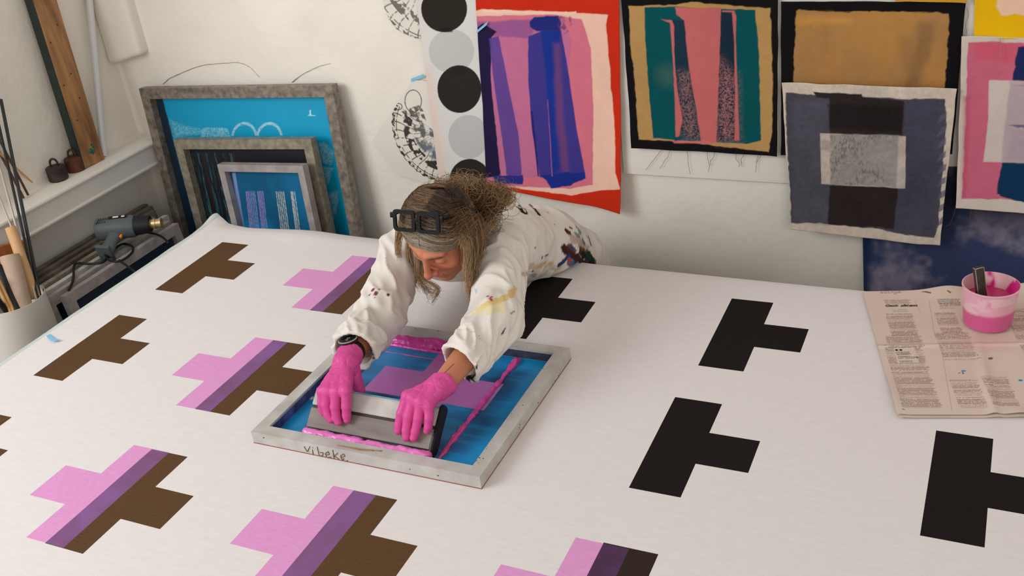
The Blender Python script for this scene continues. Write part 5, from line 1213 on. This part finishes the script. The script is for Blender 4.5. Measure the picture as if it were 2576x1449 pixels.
# ---- trousers and shoes behind the table
def trou(p):
    d = np.full(len(p), 1.)
    for s in (-1, 1):
        hip, kn_, an = H(-1.195 + s * .085, 2.54, -.09), H(-1.155 + s * .10, 2.535, -.43), H(-1.15 + s * .11, 2.60, -.79)
        d = smin(d, cone(p, hip, kn_, .090, .068), .025); d = smin(d, cone(p, kn_, an, .070, .058), .02)
    d = d + .006 * (fbm(p, 14, 2, 3) - .5); d = np.maximum(d, p[:, 2] - (T - .10)); return np.maximum(d, -(p[:, 2] - (T - .80)))
V, F = sdf_mesh(trou, H(-1.42, 2.40, -.84), H(-.90, 2.72, -.02), .007); obj('trousers', V, F, mat('dark_work_trousers', (60, 62, 70), .85, var=.1, vscale=40), per)
for s in (-1, 1):
    an = H(-1.15 + s * .11, 2.60, -.79)
    def shoe(p): return np.maximum(smin(cone(p, an + np.array([0, .025, -.025]), an + np.array([0, -.15, -.038]), .040, .032), cone(p, an + np.array([0, .02, .01]), an + np.array([0, .02, -.03]), .042, .042), .02), -(p[:, 2] - .004))
    V, F = sdf_mesh(shoe, an + np.array([-.08, -.22, -.072]), an + np.array([.08, .12, .08]), .006); obj('shoe', V, F, mat('dark_shoe', (40, 38, 38), .6), per)
# ---- wristwatch and dotted band
fa = (elL - wrL) / np.linalg.norm(elL - wrL); wc = wrL + fa * .030; up = np.array([-.05, -.35, .93]); up -= fa * (up @ fa); up /= np.linalg.norm(up)
s_ = np.cross(fa, up)
v, f = lathe([(0, .0), (.0215, 0), (.0228, .002), (.0228, .007), (.020, .009), (.0185, .0082), (0, .0082)], 40, wc + up * .0262, up)
wt = obj('wristwatch', v, f, mat('black_watch', (20, 20, 22), .35), per, 'auto')
mb = MB(); v, f = lathe([(.0228, .0075), (.0205, .0093), (.0200, .0088)], 40, wc + up * .0262, up); mb.add(v, f)
for q0, q1 in (((-.004, -.004), (.003, -.005)), ((.0, -.006), (.0, .005)), ((-.004, .005), (.004, .005))):
    c0_ = wc + up * .0346; P = [c0_ + s_ * q0[0] + fa * q0[1], c0_ + s_ * q1[0] + fa * q1[1]]; v, f = tube(P, .0007, 5); mb.add(v, f)
o = obj('watch_marks', np.concatenate(mb.v), mb.f, mat('grey_watch_detail', (150, 146, 142), .4), wt, 'auto')
a = np.linspace(0, 2 * math.pi, 40); mbv = []; 
R1, R2 = .0285, .0265; V = np.concatenate([[wc + fa * w + (np.cos(t) * s_ + np.sin(t) * up) * R for t in a] for w, R in ((-.010, R2), (-.010, R1), (.010, R1), (.010, R2))]); n = 40
F = [(i * n + k, i * n + k + 1, ((i + 1) % 4) * n + k + 1, ((i + 1) % 4) * n + k) for i in range(4) for k in range(n - 1)]
obj('watch_strap', V, F, mat('black_watch_strap', (26, 24, 26), .6), wt, 'auto')
bvb = BVHTree.FromPolygons([tuple(v) for v in V2], [tuple(int(i) for i in f) for f in F2]); mb = MB()
for t in np.linspace(0, 1, 15):
    x, y = 1141 + (1112 - 1141) * t, 916 + (944 - 916) * t; d = ray(x, y); r = bvb.ray_cast(Vector(CAM), Vector(d / np.linalg.norm(d)))
    if r[0] is None: continue
    c = np.array(r[0]); nn = np.array(r[1]); v, f = lathe([(0, .0008), (.0007, .0006), (.0011, 0), (.0007, -.0004)], 8, c, nn); mb.add(v, f)
if mb.v: mb.build('bead_bracelet', [mat('dark_beads', (40, 32, 30), .4)], per)

# ---- hair: base shell on the scalp plus many strands
M_hair = mat('hair', None, .55, spec=.3)
hv = []; hf = []; hc = []; hn = 0
def add_strands(P, r0, r1, col0, col1, cj):
    """P: n strands x m points x 3"""
    global hn
    n, m, _ = P.shape
    tg = np.gradient(P, axis=1); tg /= np.linalg.norm(tg, axis=2, keepdims=True) + 1e-9
    ref = np.array([.37, -.58, .72]); s = np.cross(tg, ref); s /= np.linalg.norm(s, axis=2, keepdims=True) + 1e-9; u = np.cross(tg, s)
    rad = (r0 + (r1 - r0) * np.linspace(0, 1, m) ** 1.5)[None, :, None]
    K = 3; V = np.stack([P + rad * (math.cos(a) * s + math.sin(a) * u) for a in np.arange(K) / K * 2 * math.pi], 2)  # n,m,K,3
    t = np.linspace(0, 1, m)[None, :, None]
    C = (col0[:, None, :] * (1 - t) + col1[:, None, :] * t) * cj[:, None, None]
    C = np.broadcast_to(C[:, :, None, :], V.shape)
    i = (np.arange(n)[:, None, None] * m + np.arange(m - 1)[None, :, None]) * K + hn; k = np.arange(K)[None, None, :]; k2 = (k + 1) % K
    F = np.stack([i + k, i + k2, i + K + k2, i + K + k], -1).reshape(-1, 4)
    hv.append(V.reshape(-1, 3)); hc.append(C.reshape(-1, 3)); hf.append(F); hn += n * m * K
SC = np.array([0, .002, .030]); SR = np.array([.0800, .0840, .0780])
def sph(d, off=0.): d = d / np.linalg.norm(d, axis=-1, keepdims=True); return SC + d * (SR + off)
def bez(a, b, c, t): return a * (1 - t) ** 2 + 2 * b * t * (1 - t) + c * t * t
def haircol(n, kind):
    g = rng.random((n, 1))
    pal = {'dark': ((40, 30, 24), (82, 62, 46)), 'grey': ((108, 96, 82), (172, 158, 138)), 'blond': ((140, 108, 74), (198, 166, 124)), 'brown': ((72, 50, 36), (134, 98, 66)), 'auburn': ((84, 58, 38), (160, 116, 74))}[kind]
    return lin(pal[0]) * (1 - g) + lin(pal[1]) * g
m = 18; t = np.linspace(0, 1, m)[None, :, None]
for side in (1, -1):
    N = 3800
    s = rng.random((N, 1)) ** .8            # 0 at the front hairline, 1 at the crown
    th = math.radians(38) + s * math.radians(86)     # elevation over the forehead towards the crown
    d0 = np.concatenate([side * .05 + .085 * rng.normal(size=(N, 1)) + side * .25 * (1 - s) * rng.random((N, 1)) ** 2 * 2.2, -np.cos(th), np.sin(th) * 1.0], 1)
    low = rng.random((N, 1))
    d1 = np.concatenate([side * (1.0 + .45 * (1 - s)), -.55 * (1 - s) + .15 * s + .10 * rng.normal(size=(N, 1)), .55 * s - .15 * (1 - s) - .30 * low * (1 - s) + .18], 1)
    d2 = np.concatenate([side * .18 + .12 * rng.normal(size=(N, 1)), np.ones((N, 1)), .42 + .15 * rng.normal(size=(N, 1)) - .1 * low], 1)
    D = bez(d0[:, None], d1[:, None], d2[:, None], t)
    off = .001 + .010 * np.sin(np.pi * t) * rng.random((N, 1, 1)) + .004 * rng.random((N, 1, 1))
    Dn = D / np.linalg.norm(D, axis=2, keepdims=True)
    P = SC + Dn * (SR + off)
    ph = rng.random((N, 1, 1)) * 6.28; clump = np.round(ph * 3) / 3
    P = P + .0030 * np.sin(t * 14 + clump * 3) * np.array([.4, .3, 1.]) * np.sin(np.pi * t)
    P = h2w(P.reshape(-1, 3)).reshape(N, m, 3)
    grey = haircol(N, 'grey'); dark = haircol(N, 'dark') if side > 0 else haircol(N, 'brown'); w = sstep(.42, .02, s[:, 0] + .15 * rng.normal(size=N))[:, None]
    if side < 0: w = np.clip(w + .35 * (rng.random((N, 1)) < .5), 0, 1)  # light painted into the hair: paler strands on the lit side, darker opposite
    c0_ = dark * (1 - w) + grey * w; c1_ = dark * (1 - w * .8) + haircol(N, 'blond') * w * .8
    add_strands(P, .00055, .0004, c0_, c1_, (.75 + .5 * rng.random(N)) * (.55 + .9 * vnoise(np.c_[s[:, 0] * 9, low[:, 0] * 7, s[:, 0] * 0 + side], 3)))
    N = 2800; r_ = rng.random((N, 1)); d0 = np.concatenate([side * r_ * .95, -np.ones((N, 1)), .25 - .22 * r_ ** 2 + .45 * rng.random((N, 1)) ** 1.6], 1)
    d1 = np.concatenate([side * (1.1 + .3 * rng.random((N, 1))), -.55 + .2 * rng.normal(size=(N, 1)), .35 - .35 * rng.random((N, 1))], 1); d2 = np.concatenate([side * .35 + .1 * rng.normal(size=(N, 1)), np.ones((N, 1)), .25 + .2 * rng.normal(size=(N, 1))], 1)
    D = bez(d0[:, None], d1[:, None], d2[:, None], t); Dn = D / np.linalg.norm(D, axis=2, keepdims=True)
    P = SC + Dn * (SR + .001 + .009 * np.sin(np.pi * t) * rng.random((N, 1, 1))); P = h2w(P.reshape(-1, 3)).reshape(N, m, 3)
    add_strands(P, .00055, .0004, haircol(N, 'grey'), haircol(N, 'brown'), (.75 + .5 * rng.random(N)) * (.6 + .85 * vnoise(np.c_[r_[:, 0] * 11, d0[:, 2] * 9, r_[:, 0] * 0 + side], 8)))
# knot of curls at the back of the head, spilling towards the shoulder
bun = at_y(1182, 494, 2.035)
def curls(N, cen, spread, rr, turns, kind, r0=.0005):
    N = int(N * 1.7); m = 26; t = np.linspace(0, 1, m)[None, :, None]
    c = cen + rng.normal(size=(N, 1, 3)) * spread
    ax = rng.normal(size=(N, 3)) * np.array([.7, .7, 1]); ax /= np.linalg.norm(ax, axis=1, keepdims=True)
    s = np.cross(ax, rng.normal(size=(N, 3))); s /= np.linalg.norm(s, axis=1, keepdims=True); u = np.cross(ax, s)
    a0 = rng.random((N, 1, 1)) * 6.28; R_ = rr[0] + (rr[1] - rr[0]) * rng.random((N, 1, 1)); tr = turns * (.6 + .8 * rng.random((N, 1, 1)))
    a = a0 + tr * 6.28 * t; P = c + R_ * (1 - .35 * t) * (np.cos(a) * s[:, None] + np.sin(a) * u[:, None]) + (t - .5) * ax[:, None] * .03
    add_strands(P, r0, .0003, haircol(N, kind), haircol(N, 'blond' if kind != 'dark' else 'brown'), .7 + .55 * rng.random(N))
curls(420, bun, np.array([.020, .018, .011]), (.012, .033), .6, 'auburn'); curls(160, bun + np.array([.0, 0, -.016]), np.array([.03, .02, .010]), (.012, .032), .55, 'dark')
curls(260, at_y(1232, 490, 2.05), np.array([.020, .018, .010]), (.010, .026), .7, 'auburn'); curls(150, at_y(1262, 497, 2.06), np.array([.010, .012, .008]), (.008, .020), 1.1, 'blond')
curls(170, at_y(1132, 474, 2.0), np.array([.018, .016, .008]), (.010, .026), .55, 'brown'); curls(110, at_y(1160, 462, 2.03), np.array([.034, .02, .006]), (.010, .024), .6, 'blond', .0004)
curls(300, at_y(1205, 520, 2.03), np.array([.022, .02, .018]), (.012, .034), .7, 'dark'); curls(160, at_y(1215, 545, 2.02), np.array([.016, .016, .022]), (.012, .028), .7, 'brown')
# locks that fall past the face
def lock(N, a, b, pts, spread0, spread1, kind, wave=.005, k=9., r0=.0005, kind1='blond'):
    N = int(N * 1.8)
    m = 26; t = np.linspace(0, 1, m); K = [np.asarray(q, float) for q in pts]; kk = np.linspace(0, 1, len(K)); C = np.stack([np.interp(t, kk, [q[i] for q in K]) for i in range(3)], 1)
    for _ in range(3): C[1:-1] = (C[:-2] + 2 * C[1:-1] + C[2:]) / 4
    o0 = rng.normal(size=(N, 1, 3)) * spread0; o1 = rng.normal(size=(N, 1, 3)) * spread1; tt = t[None, :, None]
    ln = a + (b - a) * rng.random((N, 1, 1)) ** .6
    tq = tt * ln; P = np.stack([np.interp(tq[..., 0], t, C[:, i]) for i in range(3)], -1)
    ph = np.round(rng.random((N, 1, 1)) * 5) * 1.1 + .3 * rng.random((N, 1, 1))
    w = wave * np.sin(tq * k + ph) * tq ** .7; w2 = wave * np.cos(tq * k * .9 + ph * 1.3) * tq ** .7
    P = P + o0 * (1 - tq) + o1 * tq + np.concatenate([w, w2 * .6, w * .2], -1)
    add_strands(P, r0, .0003, haircol(N, kind), haircol(N, kind1), .7 + .5 * rng.random(N))
hp = lambda x, y, z: h2w((x, y, z))[0]
pr = lambda x, y, Y: at_y(x, y, Y)
lock(420, .45, 1.0, [hp(.062, -.012, .074), pr(1164, 545, 1.90), pr(1186, 590, 1.89), pr(1188, 640, 1.89), pr(1184, 690, 1.885), pr(1186, 740, 1.885)], .017, .0075, 'brown', .006, 12)
lock(260, .4, .85, [hp(.072, .012, .060), pr(1180, 560, 1.94), pr(1196, 610, 1.95), pr(1190, 660, 1.94), pr(1194, 710, 1.94)], .018, .009, 'dark', .006, 10)
lock(120, .7, 1.0, [hp(.064, -.036, .056), pr(1162, 575, 1.875), pr(1178, 620, 1.87), pr(1176, 665, 1.87), pr(1180, 700, 1.87), pr(1184, 765, 1.87)], .008, .004, 'blond', .005, 14)
lock(60, .6, 1.0, [hp(.056, -.02, .076), pr(1146, 540, 1.885), pr(1158, 570, 1.875), pr(1164, 600, 1.865), pr(1158, 622, 1.86)], .006, .005, 'blond', .002, 6)
lock(60, .4, 1.0, [hp(-.060, -.025, .075), pr(1010, 560, 1.93), pr(1001, 600, 1.94), pr(1003, 640, 1.95), pr(998, 680, 1.95)], .008, .006, 'blond', .004, 9)
lock(30, .5, 1.0, [hp(-.078, -.005, .030), pr(1026, 640, 1.96), pr(1040, 680, 1.96), pr(1050, 712, 1.95), pr(1060, 735, 1.95)], .006, .006, 'blond', .005, 9)
lock(38, .6, 1.0, [hp(-.075, -.005, -.01), pr(1052, 690, 1.95), pr(1064, 712, 1.94), pr(1078, 735, 1.94), pr(1100, 735, 1.94)], .004, .009, 'blond', .008, 9, .0004)
lock(30, .7, 1.0, [hp(-.070, -.0, -.02), pr(1062, 700, 1.95), pr(1090, 715, 1.93), pr(1106, 728, 1.93), pr(1082, 762, 1.93)], .003, .005, 'blond', .004, 9, .0004)
lock(40, .5, 1.0, [hp(.07, .03, .02), pr(1205, 600, 1.96), pr(1222, 560, 1.99), pr(1244, 552, 2.0), pr(1238, 530, 2.0)], .012, .012, 'blond', .010, 9, .0005)
# scalp shell under the strands
ua = np.linspace(0, 2 * math.pi, 96, endpoint=False); va = np.linspace(.02, math.pi - .02, 60); UA, VA = np.meshgrid(ua, va, indexing='ij')
D = np.c_[(np.sin(VA) * np.cos(UA)).ravel(), (np.sin(VA) * np.sin(UA)).ravel(), np.cos(VA).ravel()]; q = SC + D * (SR - .0012)
line = np.interp(q[:, 1], [-.2, -.083, -.066, -.045, -.02, .02, .12], [.062, .060, .046, .018, -.02, -.06, -.065])
ok = q[:, 2] > line + .006 * (fbm(q, 60, 2, 3) - .5)
F = np.array([(i * 60 + k, ((i + 1) % 96) * 60 + k, ((i + 1) % 96) * 60 + k + 1, i * 60 + k + 1) for i in range(96) for k in range(59)]); F = F[ok[F].all(1)]
us = np.unique(F); mp = np.full(len(q), -1); mp[us] = np.arange(len(us)); Vq = h2w(q[us])
frontness = sstep(.02, -.07, q[us][:, 1])[:, None]
hv.append(Vq); hc.append(lin((62, 47, 36)) * (1 - frontness * .6) + lin((120, 104, 86)) * frontness * .6); hf.append(mp[F] + hn); hn += len(Vq)
obj('hair', np.concatenate(hv), np.concatenate(hf), M_hair, per, col=np.concatenate(hc))

# ---- glasses pushed up on the head
GR = Rz_(math.radians(-7)) @ Rx_(math.radians(-14)) @ Ry_(math.radians(-3)); GC = at_y(1047, 558, 1.828)
M_gl = mat('black_acetate', (7, 6, 7), .4, spec=.22); M_lens = bpy.data.materials.new('clear_lens'); M_lens.use_nodes = True
nt = M_lens.node_tree; P_ = nt.nodes['Principled BSDF']; P_.inputs['Base Color'].default_value = (1, 1, 1, 1); P_.inputs['Roughness'].default_value = .03; P_.inputs['Transmission Weight'].default_value = 1; P_.inputs['IOR'].default_value = 1.02; P_.inputs['Alpha'].default_value = .35
gls = root('eyeglasses', GC, 'black square-rimmed eyeglasses pushed up on the grey-brown hair', 'eyeglasses')
gw = lambda q: GC + np.atleast_2d(q) @ GR.T
def rrect(cx, cz, w, h, r, n=8):
    P = []
    for sx, sz, a0 in ((1, 1, 0), (-1, 1, 90), (-1, -1, 180), (1, -1, 270)):
        for k in range(n + 1): a = math.radians(a0 + 90 * k / n); P.append((cx + sx * (w / 2 - r) + r * math.cos(a), cz + sz * (h / 2 - r) + r * math.sin(a)))
    return np.array(P)
mb = MB()
for sx in (-1, 1):
    o_ = rrect(sx * .0345, 0, .063, .051, .010); i_ = rrect(sx * .0345, -.0005, .045, .034, .006); n = len(o_); d_ = .0042
    V = np.concatenate([np.c_[o_[:, 0], np.full(n, -d_ / 2), o_[:, 1]], np.c_[i_[:, 0], np.full(n, -d_ / 2), i_[:, 1]], np.c_[o_[:, 0], np.full(n, d_ / 2), o_[:, 1]], np.c_[i_[:, 0], np.full(n, d_ / 2), i_[:, 1]]])
    F = []
    for k in range(n):
        j = (k + 1) % n; F += [(k, j, n + j, n + k), (2 * n + j, 2 * n + k, 3 * n + k, 3 * n + j), (j, k, 2 * n + k, 2 * n + j), (n + k, n + j, 3 * n + j, 3 * n + k)]
    mb.add(gw(V), F)
v, f = rbox((.016, .0042, .009), .0015); mb.add(gw(v + np.array([0, 0, .004])), f)
for sx in (-1, 1): v, f = rbox((.012, .006, .013), .002); mb.add(gw(v + np.array([sx * .0690, .002, .011])), f)
mb.build('frame', [M_gl], gls, 'auto')
for sx in (-1, 1):
    i_ = rrect(sx * .0345, -.0005, .0462, .0352, .007); n = len(i_); V = np.concatenate([np.c_[i_[:, 0], np.full(n, -.0005), i_[:, 1]], np.c_[i_[:, 0], np.full(n, .0005), i_[:, 1]]])
    obj('lens', gw(V), [tuple(range(n)), tuple(range(2 * n - 1, n - 1, -1))] + [(k, n + k, n + (k + 1) % n, (k + 1) % n) for k in range(n)], M_lens, gls, False)
    P = [(sx * .0715, .004, .011), (sx * .0735, .04, .011), (sx * .0745, .085, .008), (sx * .074, .12, -.002), (sx * .072, .138, -.018)]
    mb = MB(); P = gw(np.array(P)); v, f = tube(smooth_curve(P, 10), .0032, 8); c_ = v; mb.add(v, f); mb.build('temple_arm', [M_gl], gls)
# ================================================================== LIGHT
w = bpy.data.worlds.new('world'); scene.world = w; w.use_nodes = True
bg = w.node_tree.nodes['Background']; bg.inputs['Color'].default_value = (1.0, .93, .87, 1); bg.inputs['Strength'].default_value = .62
def area(name, loc, target, sx, sy, power, col):
    l = bpy.data.lights.new(name, 'AREA'); l.shape = 'RECTANGLE'; l.size = sx; l.size_y = sy; l.energy = power; l.color = col
    o = bpy.data.objects.new(name, l); COL.objects.link(o); o.location = loc
    o.rotation_euler = (Vector(target) - Vector(loc)).to_track_quat('-Z', 'Y').to_euler(); return o
area('window_daylight', (-3.4, -.5, 2.75), (-1.3, 2.0, .95), 1.9, 1.8, 100, (.97, .985, 1.0))
area('warm_fill', (1.5, -2.0, 2.6), (-1.6, 2.7, 1.0), 2.6, 2.0, 48, (1.0, .95, .90))  # added warm fill out of view, brightens the left and back walls
vs = scene.view_settings; vs.view_transform = 'Standard'; vs.look = 'None'; vs.gamma = 1.0; vs.use_curve_mapping = False; vs.exposure = -0.22
scene.display_settings.display_device = 'sRGB'
